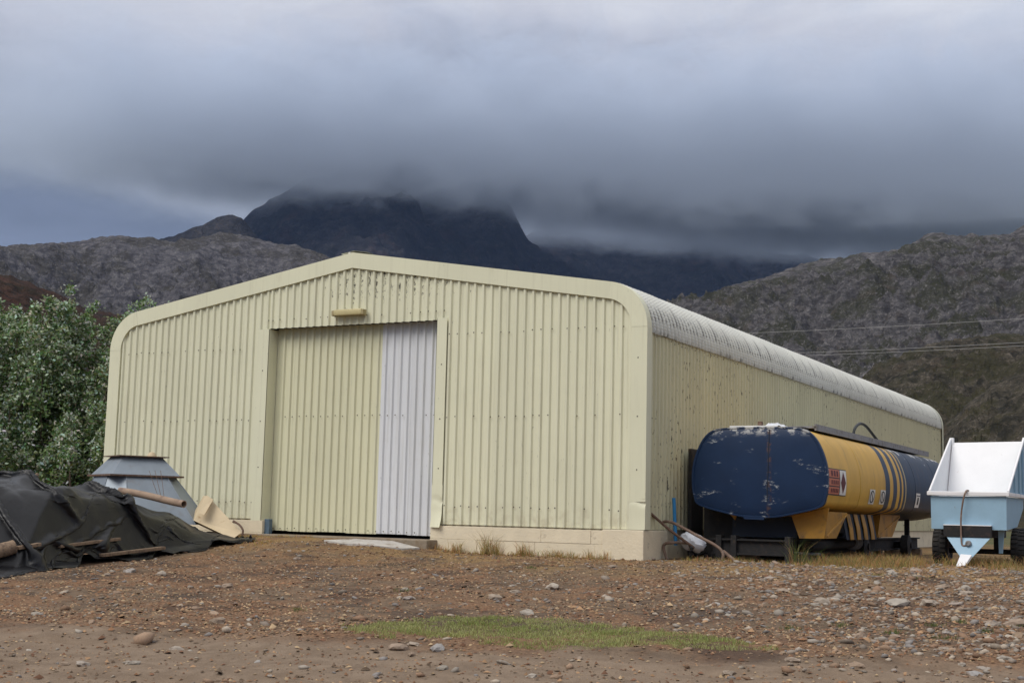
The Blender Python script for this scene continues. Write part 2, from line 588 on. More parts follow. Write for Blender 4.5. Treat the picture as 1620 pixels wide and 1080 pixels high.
def stone_mat():
    m, n, bs = new_mat('stone')
    rnd = n.node('ShaderNodeObjectInfo').outputs['Random']
    pos = n.node('ShaderNodeNewGeometry').outputs['Position']
    c = n.ramp(rnd, (0.0, (0.27, 0.24, 0.20)), (0.3, (0.38, 0.335, 0.28)), (0.5, (0.25, 0.17, 0.115)),
               (0.7, (0.31, 0.255, 0.20)), (0.85, (0.31, 0.295, 0.28)), (1.0, (0.33, 0.22, 0.14)))
    k = n.math('MULTIPLY_ADD', n.math('SUBTRACT', n.noise(pos, 14, 6, 0.65), 0.5), 0.9, 1.0)
    c = n.vmul(c, n.comb(k, k, k))
    c = n.mix(n.step(n.noise(pos, 9, 5, 0.6), 0.52, 0.75), c, (0.15, 0.105, 0.075))
    n.put(bs.inputs['Base Color'], c)
    bs.inputs['Roughness'].default_value = 0.9
    bs.inputs['Specular IOR Level'].default_value = 0.15
    b = n.node('ShaderNodeBump', None, Strength=0.5, Height=n.noise(pos, 45, 5, 0.6))
    b.inputs['Distance'].default_value = 0.01
    n.put(bs.inputs['Normal'], b.outputs[0])
    M['stone'] = m


stone_mat()


# ------------------------------------------------------------------ ground
def g0(x, y):
    x, y = np.asarray(x, float), np.asarray(y, float)
    b = -0.5 + 0.04 * np.clip(y, -40, 0)
    b = b + 0.2 * sstep(-3.2, -5.2, x) * sstep(-5, -0.6, y) * (1 - 0.5 * sstep(-7.8, -9.5, x)) * sstep(8, 3, y)
    return b


def ground_z(x, y):
    x, y = np.asarray(x, float), np.asarray(y, float)
    near = sstep(60, 25, np.hypot(x, y + 5))
    wob = 0.05 * fbm(x * 0.45, y * 0.45, 4, 3) + 0.025 * fbm(x * 1.9, y * 1.9, 3, 9)
    keep = np.clip(np.maximum(np.abs(x + 6) - 6.5, np.abs(y - 12.9) - 13.2) / 1.2, 0, 1)       # smooth beside the shed
    # the bare track in the foreground is a little hollow, with a low bank on its far side
    edge = -11.1 + 0.25 * (x - 3.5) + 0.35 * fbm(x * 0.6, y * 0 + 2, 3, 21)
    bank = 0.05 * sstep(edge - 0.25, edge + 0.35, y) * sstep(edge + 3.0, edge + 0.5, y)
    e = y - (-11.0 + 0.25 * (x - 3.5)) + 0.5 * fbm(x * 0.35, y * 0.35, 2, 28)
    rut = -0.045 * np.exp(-((e + 0.75) / 0.13) ** 2) - 0.04 * np.exp(-((e + 2.15) / 0.14) ** 2) + 0.02 * np.exp(-((e + 0.45) / 0.12) ** 2) + 0.018 * np.exp(-((e + 1.1) / 0.15) ** 2)
    rut = rut * (0.55 + 0.8 * fbm(x * 0.8, y * 0.8, 2, 29)) * sstep(-30, -25, -np.abs(x))
    return g0(x, y) + near * rut + near * (wob * (0.25 + 0.75 * keep) + bank)


def gz(x, y):
    return float(ground_z(np.array([x]), np.array([y]))[0])


def lines(lo, hi, step, far):
    c = list(np.arange(lo, hi + 1e-6, step))
    s, p = step, c[-1]
    up = []
    while p < far:
        s *= 1.22
        p += s
        up.append(p)
    s, p = step, c[0]
    dn = []
    while p > -far:
        s *= 1.22
        p -= s
        dn.append(p)
    return np.array(dn[::-1] + c + up)


GX, GY = lines(-9.0, 9.5, 0.05, 9000), lines(-15.0, 5.0, 0.05, 9000)
XX, YY = np.meshgrid(GX, GY, indexing='ij')
ZZ = ground_z(XX, YY)
fine = sstep(30, 14, np.hypot(XX - 1, YY + 6))
ZZ = ZZ + fine * (0.008 * fbm(XX * 7, YY * 7, 3, 40) + 0.005 * np.maximum(0, fbm(XX * 16, YY * 16, 2, 41)))


def ground_mat():
    m, n, bs = new_mat('yard_soil')
    pos = n.node('ShaderNodeNewGeometry').outputs['Position']
    px, py, pz = n.xyz(pos)
    n1 = n.noise(pos, 0.7, 6, 0.6, 0.3)
    n2 = n.noise(pos, 3.5, 6, 0.65)
    n3 = n.noise(pos, 26, 5, 0.7)
    soil = n.mix(n.step(n2, 0.35, 0.65), (0.105, 0.072, 0.047), (0.19, 0.132, 0.086))
    chips = n.mix(n.step(n3, 0.35, 0.68), (0.12, 0.068, 0.040), (0.275, 0.16, 0.088))
    straw = n.mix(n.step(n3, 0.35, 0.65), (0.18, 0.108, 0.045), (0.36, 0.235, 0.10))
    track = n.mix(n.step(n2, 0.3, 0.7), (0.175, 0.125, 0.085), (0.25, 0.185, 0.13))
    c = n.mix(n.step(n1, 0.44, 0.58), soil, chips)
    # straw and dry litter towards the shed
    near = n.math('MULTIPLY', n.step(py, -4.5, -0.8), n.step(n.noise(pos, 1.1, 5, 0.6), 0.36, 0.56))
    c = n.mix(n.math('MULTIPLY', near, 0.85), c, straw)
    # damp dark soil patches
    damp = n.step(n.noise(pos, 0.9, 5, 0.6, 0.5), 0.50, 0.64)
    c = n.mix(n.math('MULTIPLY', damp, 0.72), c, (0.055, 0.038, 0.03))
    # driven, bare track in the foreground
    e = n.math('SUBTRACT', py, n.math('MULTIPLY_ADD', n.math('SUBTRACT', px, 3.5), 0.25, -11.0))
    e = n.math('MULTIPLY_ADD', n.math('SUBTRACT', n.noise(pos, 0.8, 5, 0.6), 0.5), 2.2, e)
    c = n.mix(n.step(e, 0.45, -0.45), c, track)
    far = n.step(n.math('ADD', n.math('ABSOLUTE', px), n.math('ABSOLUTE', py)), 24, 40)
    scrub = n.mix(n.step(n.noise(pos, 0.25, 6, 0.65), 0.4, 0.6), (0.10, 0.085, 0.035), (0.06, 0.07, 0.025))
    c = n.mix(far, c, scrub)
    n.put(bs.inputs['Base Color'], c)
    bs.inputs['Roughness'].default_value = 0.95
    bs.inputs['Specular IOR Level'].default_value = 0.2
    h = n.math('MULTIPLY_ADD', n.noise(pos, 60, 5, 0.7), 0.5, n3)
    b = n.node('ShaderNodeBump', None, Strength=0.7, Height=h)
    b.inputs['Distance'].default_value = 0.03
    n.put(bs.inputs['Normal'], b.outputs[0])
    M['yard_soil'] = m


ground_mat()
ground = fast_mesh('ground', np.stack([XX.ravel(), YY.ravel(), ZZ.ravel()], 1), grid_faces(len(GX), len(GY)), [M['yard_soil']], smooth=True)
tag(ground, 'bare brown stony yard in front of the shed', 'ground', kind='structure')


def ground_hit(px, py):
    d = FW * F_PX + RT * (px - 810) - UP * (py - 540)
    d = d / np.linalg.norm(d)
    t = np.arange(6, 60, 0.02)
    P = CAM[None, :] + d[None, :] * t[:, None]
    k = np.argmax(P[:, 2] < ground_z(P[:, 0], P[:, 1]))
    return P[k]


# ------------------------------------------------------------------ hills and mountains
def rock_mat(name, pale, mid, dark, scrub, scale, scrub_amt=0.5, red=None, bump=1.0, dist=4.0):
    m, n, bs = new_mat(name)
    pos = n.node('ShaderNodeNewGeometry').outputs['Position']
    p1 = n.noise(n.vmul(pos, (1, 1, 1.6)), scale, 6, 0.7, 0.3)
    p2 = n.noise(pos, scale * 4.5, 4, 0.7)
    p3 = n.noise(pos, scale * 0.22, 5, 0.6, 0.4)
    c = n.mix(n.step(p1, 0.38, 0.58), dark, mid)
    k = n.math('MULTIPLY_ADD', p2, 0.5, n.math('MULTIPLY', p1, 0.5))
    c = n.mix(n.step(k, 0.52, 0.66), c, pale)
    f = n.math('MULTIPLY', n.step(p3, 0.46, 0.58), scrub_amt)
    f = n.math('MULTIPLY', f, n.step(p2, 0.75, 0.40))
    c = n.mix(f, c, scrub)
    if red:
        c = n.mix(n.math('MULTIPLY', n.step(n.noise(pos, scale * 0.6, 4), 0.55, 0.75), 0.5), c, red)
    n.put(bs.inputs['Base Color'], c)
    bs.inputs['Roughness'].default_value = 0.95
    bs.inputs['Specular IOR Level'].default_value = 0.1
    b = n.node('ShaderNodeBump', None, Strength=bump, Height=n.math('ADD', p2, n.math('MULTIPLY', p1, 2.0)))
    b.inputs['Distance'].default_value = dist
    n.put(bs.inputs['Normal'], b.outputs[0])
    M[name] = m


rock_mat('rock_grey', (0.30, 0.28, 0.265), (0.145, 0.136, 0.137), (0.066, 0.062, 0.063), (0.055, 0.056, 0.030), 0.13, 0.9, (0.115, 0.088, 0.066), 1.0, 3.0)
rock_mat('rock_left', (0.27, 0.26, 0.255), (0.145, 0.138, 0.148), (0.075, 0.072, 0.08), (0.062, 0.056, 0.042), 0.12, 0.75, None, 1.0, 3.0)
rock_mat('rock_far', (0.085, 0.075, 0.07), (0.042, 0.042, 0.047), (0.022, 0.023, 0.028), (0.02, 0.024, 0.022), 0.016, 0.6, (0.085, 0.05, 0.042), 1.0, 16.0)
rock_mat('heath_brown', (0.105, 0.06, 0.04), (0.065, 0.036, 0.026), (0.028, 0.02, 0.015), (0.035, 0.032, 0.018), 0.25, 0.6, (0.09, 0.035, 0.022), 1.0, 1.5)
rock_mat('scrub_spur', (0.22, 0.185, 0.15), (0.095, 0.082, 0.06), (0.036, 0.034, 0.026), (0.066, 0.062, 0.030), 0.16, 0.8, (0.11, 0.075, 0.05), 1.0, 2.5)


def hill(name, sil, d_ridge, d_foot, mat, label, n_az, n_r, amp, freq, seed, back=0.5, shape=1.25, z_foot=-1.5, ridge_amp=0.6, spread=0.0, gully=0.0):
    """terrain whose crest runs through the given directions at distance d_ridge from the yard, falling to d_foot in front"""
    sa = np.array([azel(*p) for p in sil])
    az = np.linspace(sa[0, 0], sa[-1, 0], n_az)
    el = np.interp(az, sa[:, 0], sa[:, 1])
    dr = d_ridge * (1 + 0.10 * fbm(az * 9, az * 0 + seed, 3, seed)) if spread == 0 else d_ridge * (1 + spread * (az - az[0]) / (az[-1] - az[0]))
    df = np.full_like(az, d_foot)
    H = dr * np.tan(el) + CAM[2] - z_foot
    t = np.concatenate([np.linspace(0, 1, n_r), 1 + np.linspace(0, back, max(8, n_r // 8))[1:]])
    A, T = np.meshgrid(az, t, indexing='ij')
    D = df[:, None] + (dr - df)[:, None] * T
    X, Y = CAM[0] + np.sin(A) * D, CAM[1] + np.cos(A) * D
    prof = np.where(T <= 1, np.clip(T, 0, 1) ** shape, 1 - 1.1 * (np.maximum(T, 1) - 1) ** 1.5)
    Z = z_foot + H[:, None] * prof
    env = np.clip(T * 6, 0, 1) * (1 - (1 - ridge_amp) * np.exp(-((T - 1) / 0.10) ** 2))
    f = freq
    dz = ridged(X * f, Y * f, 6, seed, 0.55) - 0.62
    dz = dz + 0.35 * fbm(X * f * 6, Y * f * 6, 4, seed + 5, 0.6)
    if gully:
        dz = dz + gully * (ridged(X * f * 0.22, Y * f * 0.22, 3, seed + 77, 0.5) - 0.6)
    Z = Z + amp * env * dz
    o = fast_mesh(name, np.stack([X.ravel(), Y.ravel(), Z.ravel()], 1), grid_faces(*X.shape)[:, ::-1], [M[mat]], smooth=True)
    tag(o, label, 'hill' if 'hill' in name or 'spur' in name else 'mountain', kind='structure')
    return o


hill('mountain_massif', [(150, 470), (300, 405), (360, 372), (384, 352), (402, 334), (425, 318), (450, 301), (490, 284), (560, 262), (640, 258), (664, 272),
                         (676, 300), (720, 304), (780, 308), (806, 322), (820, 352), (834, 384), (900, 420), (1000, 470)], 4300, 2300, 'rock_far',
     'high dark blue mountain massif with its top in cloud', 360, 190, 120, 0.0024, 11, gully=0.9, shape=1.15, ridge_amp=0.30)
hill('mountain_shoulder', [(600, 470), (760, 400), (850, 358), (920, 345), (1000, 342), (1080, 348), (1130, 362), (1170, 382), (1215, 400), (1300, 410), (1420, 425), (1560, 440)],
     5600, 3200, 'rock_far', 'lower dark mountain shoulder right of the massif under the cloud', 300, 140, 120, 0.0022, 23, gully=0.8, shape=1.15, ridge_amp=0.3)
hill('mountain_dome', [(160, 440), (220, 395), (250, 379), (300, 358), (345, 342), (368, 337), (382, 344), (396, 362), (430, 400), (470, 430)], 2600, 1700, 'rock_far',
     'small dark dome shaped peak left of the massif', 160, 90, 45, 0.005, 31, ridge_amp=0.25)
hill('rocky_hill_left', [(-420, 440), (-250, 420), (-100, 402), (0, 393), (40, 388), (85, 384), (122, 386), (150, 381), (182, 375), (240, 376), (262, 384), (300, 380), (345, 373),
                         (392, 381), (420, 387), (470, 388), (498, 395), (524, 412), (570, 430), (640, 458), (760, 520)], 1500, 620, 'rock_left',
     'long grey rocky hill behind the left half of the shed', 620, 260, 30, 0.013, 43, shape=1.1, ridge_amp=0.28, gully=1.7)
hill('rocky_hill_right', [(940, 560), (1000, 515), (1066, 479), (1120, 455), (1165, 440), (1210, 431), (1250, 420), (1300, 410), (1345, 406), (1385, 403), (1430, 394), (1452, 388),
                          (1470, 379), (1505, 375), (1545, 373), (1572, 377), (1588, 380), (1600, 372), (1620, 365), (1700, 340), (1850, 320), (2050, 330)], 1250, 420, 'rock_grey',
     'broad grey boulder strewn hill rising behind the right of the shed', 640, 380, 28, 0.014, 57, shape=1.05, ridge_amp=0.28, gully=1.9)
hill('scrub_spur_hill', [(1290, 690), (1340, 625), (1372, 592), (1420, 567), (1470, 553), (1540, 540), (1620, 527), (1750, 500), (1950, 480)], 560, 300, 'scrub_spur',
     'brown scrubby spur low on the right hillside', 300, 160, 12, 0.025, 63, shape=1.0, ridge_amp=0.35, gully=1.4)
hill('near_spur_hill', [(1400, 740), (1470, 690), (1530, 640), (1570, 612), (1620, 590), (1720, 560), (1900, 540)], 420, 190, 'scrub_spur',
     'nearest dark scrub slope at the right edge', 220, 120, 7, 0.04, 71, shape=1.0, ridge_amp=0.35, gully=0.6)
hill('heath_hill', [(-500, 330), (-250, 375), (-100, 405), (0, 433), (40, 444), (80, 458), (110, 474), (135, 487), (180, 496), (235, 502), (300, 520), (420, 580)], 480, 210, 'heath_brown',
     'red brown heath slope at the far left edge', 260, 120, 5, 0.045, 83, shape=1.0, ridge_amp=0.35)

# ------------------------------------------------------------------ cloud bank sitting on the mountain
def cloud_bank():
    m = bpy.data.materials.new('cloud_vapour')
    m.use_nodes = True
    n = NT(m.node_tree)
    n.n.clear()
    pos = n.node('ShaderNodeNewGeometry').outputs['Position']
    px, py, pz = n.xyz(pos)
    big = n.noise(n.vmul(pos, (1, 1, 1.5)), 0.0013, 3, 0.5)
    sm = n.noise(n.vmul(pos, (1, 1, 1.8)), 0.0052, 5, 0.68, 0.8)
    # the underside hangs a little higher at the west end of the range and towards the back
    base = n.math('MULTIPLY_ADD', n.math('ADD', px, 2050.0), 0.12, pz)
    base = n.math('MULTIPLY_ADD', n.math('ADD', py, -3750.0), -0.105, base)
    base = n.math('MULTIPLY_ADD', n.math('SUBTRACT', big, 0.5), 150.0, base)
    base = n.math('MULTIPLY_ADD', n.math('SUBTRACT', sm, 0.5), 280.0, base)
    d = n.step(base, 885.0, 1030.0)
    top = n.step(n.math('MULTIPLY_ADD', n.math('SUBTRACT', sm, 0.5), 900.0, pz), 1420.0, 940.0)
    ul = n.math('ADD', n.math('MULTIPLY', px, float(math.cos(YAW))), n.math('MULTIPLY', py, float(-math.sin(YAW))))
    ul = n.math('MULTIPLY_ADD', n.math('SUBTRACT', big, 0.5), 1100.0, ul)
    ul = n.math('MULTIPLY_ADD', n.math('SUBTRACT', sm, 0.5), 900.0, ul)
    top = n.math('MULTIPLY', top, n.math('MULTIPLY', n.step(ul, -1900.0, -350.0), n.step(ul, 2900.0, 700.0)))
    dens = n.math('MULTIPLY', n.math('MULTIPLY', d, top), 0.0088)
    v = n.node('ShaderNodeVolumePrincipled', None, Color=(0.79, 0.865, 0.98, 1), Density=dens, Anisotropy=0.0)
    out = n.node('ShaderNodeOutputMaterial')
    n.l.new(v.outputs[0], out.inputs['Volume'])
    # lumpy slab from the far left of the range to its right
    lo_az, hi_az = azel(-700, 300)[0], azel(2300, 300)[0]
    nu, nv = 48, 14
    top_v, bot_v = [], []
    for i in range(nu):
        a = lo_az + (hi_az - lo_az) * i / (nu - 1)
        for j in range(nv):
            D = 3550 + (6600 - 3550) * j / (nv - 1)
            x, y = CAM[0] + math.sin(a) * D, CAM[1] + math.cos(a) * D
            bot_v.append((x, y, 760.0))
            top_v.append((x, y, 1680.0))
    f = [tuple(q) for q in grid_faces(nu, nv)]
    N = nu * nv
    faces = [q[::-1] for q in f] + [tuple(i + N for i in q) for q in f]
    ring = [i * nv for i in range(nu)] + [(nu - 1) * nv + j for j in range(1, nv)] + \
           [i * nv + nv - 1 for i in range(nu - 2, -1, -1)] + [j for j in range(nv - 2, 0, -1)]
    for k in range(len(ring)):
        a, b = ring[k], ring[(k + 1) % len(ring)]
        faces.append((a, b, b + N, a + N))
    o = MB().add(bot_v + top_v, faces).build('cloud', m)
    tag(o, 'dark grey cloud bank resting on the mountain top', 'cloud', kind='stuff')
    return o


cloud_bank()

# ------------------------------------------------------------------ the shed
W_SHED, L_SHED, PITCH_RIB = 12.2, 25.6, 0.1715
Z_JOINT, Z_APEX, SLOPE = 3.39, 5.09, 0.163
R_BEND = 0.78
shed = empty('shed', (-6.1, 12.8, -0.5))
tag(shed, 'large cream ribbed steel farm shed with sliding door and rounded eaves', 'shed')
SH = Matrix.Translation((6.1, -12.8, 0.5))        # parts are written in world coordinates


def shed_part(o):
    o.parent = shed
    o.matrix_parent_inverse = SH
    return o


def outline(off=0.0, nb=14):
    """(x, z) of the shed's outer section from left base over the apex to right base, moved inwards by off"""
    a = math.atan(SLOPE)
    T = R_BEND * math.tan((math.pi / 2 - a) / 2)
    zc_ = Z_APEX - SLOPE * W_SHED / 2 - T               # bend centre height
    pts = [(0.0, 0.0)]
    R = R_BEND - off
    cxr = -R_BEND
    half = []
    half.append((-off, 0.0))
    for k in range(nb + 1):
        th = (math.pi / 2 - a) * k / nb
        half.append((cxr + R * math.cos(th), zc_ + R * math.sin(th)))
    half.append((-W_SHED / 2, Z_APEX - off / math.cos(a)))
    left = [(-W_SHED - x, z) for x, z in half[:-1]]
    return left + half[::-1]


def roof_z(x, off=0.0):
    o = outline(off)
    return float(np.interp(x, [p[0] for p in o][1:-1], [p[1] for p in o][1:-1])) if -W_SHED + off < x < -off else 0.0


def rib_profile(n_ribs, start=0.0):
    """(along, out) points of ribbed sheet; ribs 36 mm high"""
    pts = []
    for i in range(n_ribs):
        b = start + i * PITCH_RIB
        pts += [(b, 0), (b + 0.044, 0), (b + 0.066, 0.036), (b + 0.105, 0.036), (b + 0.127, 0)]
    pts.append((start + n_ribs * PITCH_RIB, 0))
    return pts


def flat_sheet(name, prof, place, lo, hi, mat, parent=None, rows=1):
    """prof points -> place(along, out, z); lo/hi give the bottom and top of the sheet at 'along'"""
    V, Fc = [], []
    nr = rows + 1
    for a, o in prof:
        for r in range(nr):
            V.append(place(a, o, lo(a) + (hi(a) - lo(a)) * r / rows))
    n = len(prof)
    for i in range(n - 1):
        for r in range(rows):
            Fc.append((i * nr + r, (i + 1) * nr + r, (i + 1) * nr + r + 1, i * nr + r + 1))
    return mesh_obj(name, V, Fc, mat, parent)


DOOR_L, DOOR_R, LINTEL = -8.03, -4.15, 3.73
# gable: sheets of four ribs; x measured from the right corner leftwards
rib_log = []


def gable_sheet(x0, nr, y_face, back=False):
    prof = rib_profile(nr)
    sgn = -1 if not back else 1
    mid = x0 - nr * PITCH_RIB / 2
    over_door = (not back) and DOOR_L - 0.1 < mid < DOOR_R + 0.1
    lo = (lambda a: LINTEL + 0.004 * math.sin(a * 37)) if over_door else (lambda a: 0.0)
    hi = lambda a: max(0.3, roof_z(x0 - a, 0.12))
    o = flat_sheet('cladding_sheet', prof, lambda a, q, z: (x0 - a, y_face + sgn * q, z), lo, hi, M['cream_gable'])
    if not back:
        for i in range(nr):
            rib_log.append(x0 - i * PITCH_RIB - 0.0855)
    return shed_part(o)


def run(xa, xb, y, back=False):
    x = xa
    n = max(1, round((xa - xb) / PITCH_RIB))
    while n > 0:
        k = min(4, n)
        gable_sheet(x, k, y + (0.0 if (n // 4) % 2 else -0.0015), back)
        x -= k * PITCH_RIB
        n -= k


run(-0.205, DOOR_R, 0.0)
run(DOOR_R - 0.002, DOOR_L, 0.0)
run(DOOR_L + 0.0, -W_SHED + 0.2, 0.0)
run(-0.12, -W_SHED + 0.14, L_SHED, True)

# long side walls
side_mesh = None
n_side = int(L_SHED / (4 * PITCH_RIB))
for side in (0, 1):
    for i in range(n_side + 1):
        nr = 4 if i < n_side else int((L_SHED - n_side * 4 * PITCH_RIB) / PITCH_RIB)
        if nr < 1:
            continue
        if nr == 4 and side_mesh is not None:
            o = bpy.data.objects.new('cladding_sheet', side_mesh)
            COL.objects.link(o)
        else:
            o = flat_sheet('cladding_sheet', rib_profile(nr), lambda a, q, z: (q, a, z), lambda a: 0.0, lambda a: Z_JOINT + 0.03, M['cream_side'])
            if side_mesh is None:
                side_mesh = o.data
        y0 = 0.05 + i * 4 * PITCH_RIB
        if side == 0:
            Mx = Matrix.Translation((-0.05, y0, 0))
        else:
            Mx = Matrix.Translation((-W_SHED + 0.05, y0, 0)) @ Matrix.Diagonal((-1, 1, 1, 1))
        o.parent = shed
        o.matrix_parent_inverse = SH
        o.matrix_basis = Mx


# roof sheets: from just below the joint, round the crimp-curved bend, up to the ridge
def roof_sheet_mesh(nr):
    half = outline(0.0, 40)
    half = half[len(half) // 2:][::-1]                  # right base ... apex, x from 0
    path = [(0.0, Z_JOINT - 0.02)] + [p for p in half[1:]]
    P = [np.array(p) for p in path]
    prof = rib_profile(nr)
    V, Fc = [], []
    nb = len(P)
    for a, q in prof:
        for j, p in enumerate(P):
            t = P[min(j + 1, nb - 1)] - P[max(j - 1, 0)]
            t = t / np.linalg.norm(t)
            nrm = np.array([t[1], -t[0]])
            if nrm[0] + nrm[1] < 0:
                nrm = -nrm
            crimp = 0.007 * (j % 2) if 1 <= j <= 40 else 0.0
            h = q * 1.35 + crimp + 0.012
            V.append((p[0] - 0.035 + nrm[0] * h, a, p[1] - 0.012 + nrm[1] * h))
    for i in range(len(prof) - 1):
        for j in range(nb - 1):
            Fc.append((i * nb + j, (i + 1) * nb + j, (i + 1) * nb + j + 1, i * nb + j + 1))
    me = bpy.data.meshes.new('roof_sheet')
    me.from_pydata(V, [], Fc)
    me.materials.append(M['bullnose'])
    me.update()
    return me


rs4 = roof_sheet_mesh(4)
rsl = roof_sheet_mesh(max(1, int((L_SHED - n_side * 4 * PITCH_RIB) / PITCH_RIB)))
for side in (0, 1):
    for i in range(n_side + 1):
        o = bpy.data.objects.new('roof_sheet', rs4 if i < n_side else rsl)
        COL.objects.link(o)
        lift = 0.0015 * (i % 2) + 0.004 * random.random() * (random.random() < 0.35)
        Mx = Matrix.Translation((lift, 0.05 + i * 4 * PITCH_RIB, lift))
        if side:
            Mx = Matrix.Translation((-W_SHED, 0, 0)) @ Matrix.Diagonal((-1, 1, 1, 1)) @ Mx
        o.parent = shed
        o.matrix_parent_inverse = SH
        o.matrix_basis = Mx
ridge = MB()
for s in (-1, 1):
    ridge.add([(-6.1, -0.02, Z_APEX + 0.075), (-6.1, L_SHED, Z_APEX + 0.075), (-6.1 + s * 0.3, L_SHED, Z_APEX + 0.03), (-6.1 + s * 0.3, -0.02, Z_APEX + 0.03)], [(0, 1, 2, 3)])
shed_part(ridge.build('ridge_cap', M['bullnose']))
shed_part(MB().tube([(-6.2, -0.03, Z_APEX + 0.02), (-6.17, 0.2, Z_APEX + 0.045)], [0.03, 0.035], 10).build('ridge_end', M['decal_white'], smooth=True))


# barge flashing: bands that follow the outline, folded on to roof and walls
def band(i0, i1, name, width=0.26, y_front=-0.058, lift=0.0, back=False, deep=0.2):
    out, inn = outline(-0.035), outline(width)
    V, Fc = [], []
    ys = [y_front - lift, y_front - lift, y_front + deep, 0.006]
    idx = list(range(i0, i1 + 1))
    for i in idx:
        (xo, zo), (xi, zi) = out[i], inn[i]
        sg = 1
        if back:
            yb = [L_SHED - y + 0.0 for y in ys]
        else:
            yb = ys
        V += [(xo, yb[2], zo), (xo, yb[0], zo), (xi, yb[1], zi), (xi, yb[3], zi)]
    for k in range(len(idx) - 1):
        for r in range(3):
            Fc.append((k * 4 + r, (k + 1) * 4 + r, (k + 1) * 4 + r + 1, k * 4 + r + 1))
    return shed_part(MB().add(V, Fc).build(name, M['flashing'], fix=True))


_o = outline(0)
NB = len(_o)
mid_i = NB // 2


def band_split(name, pts_fn, seg):
    pass


def straight_band(pa, pb, name, width, lift):
    """flashing piece between two points given as (x_outer, z_outer, x_inner, z_inner)"""
    V = []
    yf = -0.058 - lift
    for xo, zo, xi, zi in (pa, pb):
        V += [(xo, 0.16, zo), (xo, yf, zo), (xi, yf, zi), (xi, 0.004, zi)]
    return shed_part(MB().add(V, [(r, 4 + r, 5 + r, r + 1) for r in range(3)]).build(name, M['flashing']))


for back in (False, True):
    band(1, 15, 'eave_flashing', back=back, lift=0.003)
    band(NB - 16, NB - 2, 'eave_flashing', back=back, lift=0.003)
    if back:
        band(15, mid_i, 'barge_flashing', back=True)
        band(mid_i, NB - 16, 'barge_flashing', back=True)
        band(0, 1, 'corner_flashing', back=True)
        band(NB - 2, NB - 1, 'corner_flashing', back=True)
O_, I_ = outline(-0.035), outline(0.26)


def lerp4(i, j, t):
    a, b = O_[i] + I_[i], O_[j] + I_[j]
    return tuple(a[k] + (b[k] - a[k]) * t for k in range(4))


for k, (t0, t1) in enumerate(((0, 0.23), (0.23, 0.56), (0.56, 1.0))):
    straight_band(lerp4(15, mid_i, t0), lerp4(15, mid_i, t1), 'barge_flashing', 0.29, 0.002 * (k % 2))
for k, (t0, t1) in enumerate(((0, 0.36), (0.36, 0.70), (0.70, 1.0))):
    straight_band(lerp4(mid_i, NB - 16, t0), lerp4(mid_i, NB - 16, t1), 'barge_flashing', 0.29, 0.002 * ((k + 1) % 2))
straight_band(lerp4(0, 1, 0.0), lerp4(0, 1, 1.0), 'corner_flashing', 0.29, 0.0)
straight_band(lerp4(NB - 2, NB - 1, 0.0), lerp4(NB - 2, NB - 1, 0.865), 'corner_flashing', 0.29, 0.0)


# lowest corner piece: dented sheet
def dented(name, x0, x1, z0, z1, y, dent_z, dent, kick=0.0, ret=None):
    nu, nv = 8, 16
    V, Fc = [], []
    for i in range(nu):
        for j in range(nv):
            u, v = i / (nu - 1), j / (nv - 1)
            z = z0 + (z1 - z0) * v
            d = dent * math.exp(-((z - dent_z - 0.03 * math.sin(u * 5)) / 0.045) ** 2) * (0.3 + 0.7 * u)
            yy = y + d - kick * max(0, 1 - v * 2.4) ** 1.3 * (0.35 + 0.65 * u)
            V.append((x0 + (x1 - x0) * u + 0.012 * math.sin(v * 9) * kick * 8 * (1 - v), yy, z))
    Fc = [tuple(q) for q in grid_faces(nu, nv)]
    if ret:
        b = len(V)
        for j in range(nv):
            V.append((V[(nu - 1) * nv + j][0], ret, V[(nu - 1) * nv + j][2]))
        for j in range(nv - 1):
            Fc.append(((nu - 1) * nv + j, b + j, b + j + 1, (nu - 1) * nv + j + 1))
    return shed_part(MB().add(V, Fc).build(name, M['flashing'], smooth=True))


dented('corner_flashing', -0.26, 0.035, -0.0, 0.52, -0.063, 0.47, 0.03, 0.01, ret=0.16)

# door jambs
def jamb(xa, xb, reveal_x, z0, z1):
    b = MB().box((xa, -0.052, z0), (xb, -0.046, z1))
    if reveal_x is not None:
        b.box((reveal_x - 0.004, -0.052, z0), (reveal_x + 0.004, 0.30, z1))
    return shed_part(b.build('jamb_flashing', M['flashing']))


jamb(-8.27, DOOR_L + 0.004, DOOR_L, 0.62, LINTEL - 0.01)
jamb(-8.272, DOOR_L + 0.006, DOOR_L + 0.002, -0.06, 0.618)
jamb(DOOR_R - 0.004, -3.935, DOOR_R, 0.70, LINTEL + 0.03)
dented('jamb_flashing', DOOR_R - 0.006, -3.925, -0.06, 0.70, -0.053, 0.42, 0.03, 0.085)
shed_part(MB().box((-8.3, 0.05, LINTEL + 0.02), (-3.9, 0.3, LINTEL + 0.2)).build('door_header', M['dark_interior']))
shed_part(MB().box((-7.99, 0.02, -0.32), (-7.87, 0.12, 0.0), 0.006).build('door_guide', M['post_blue']))

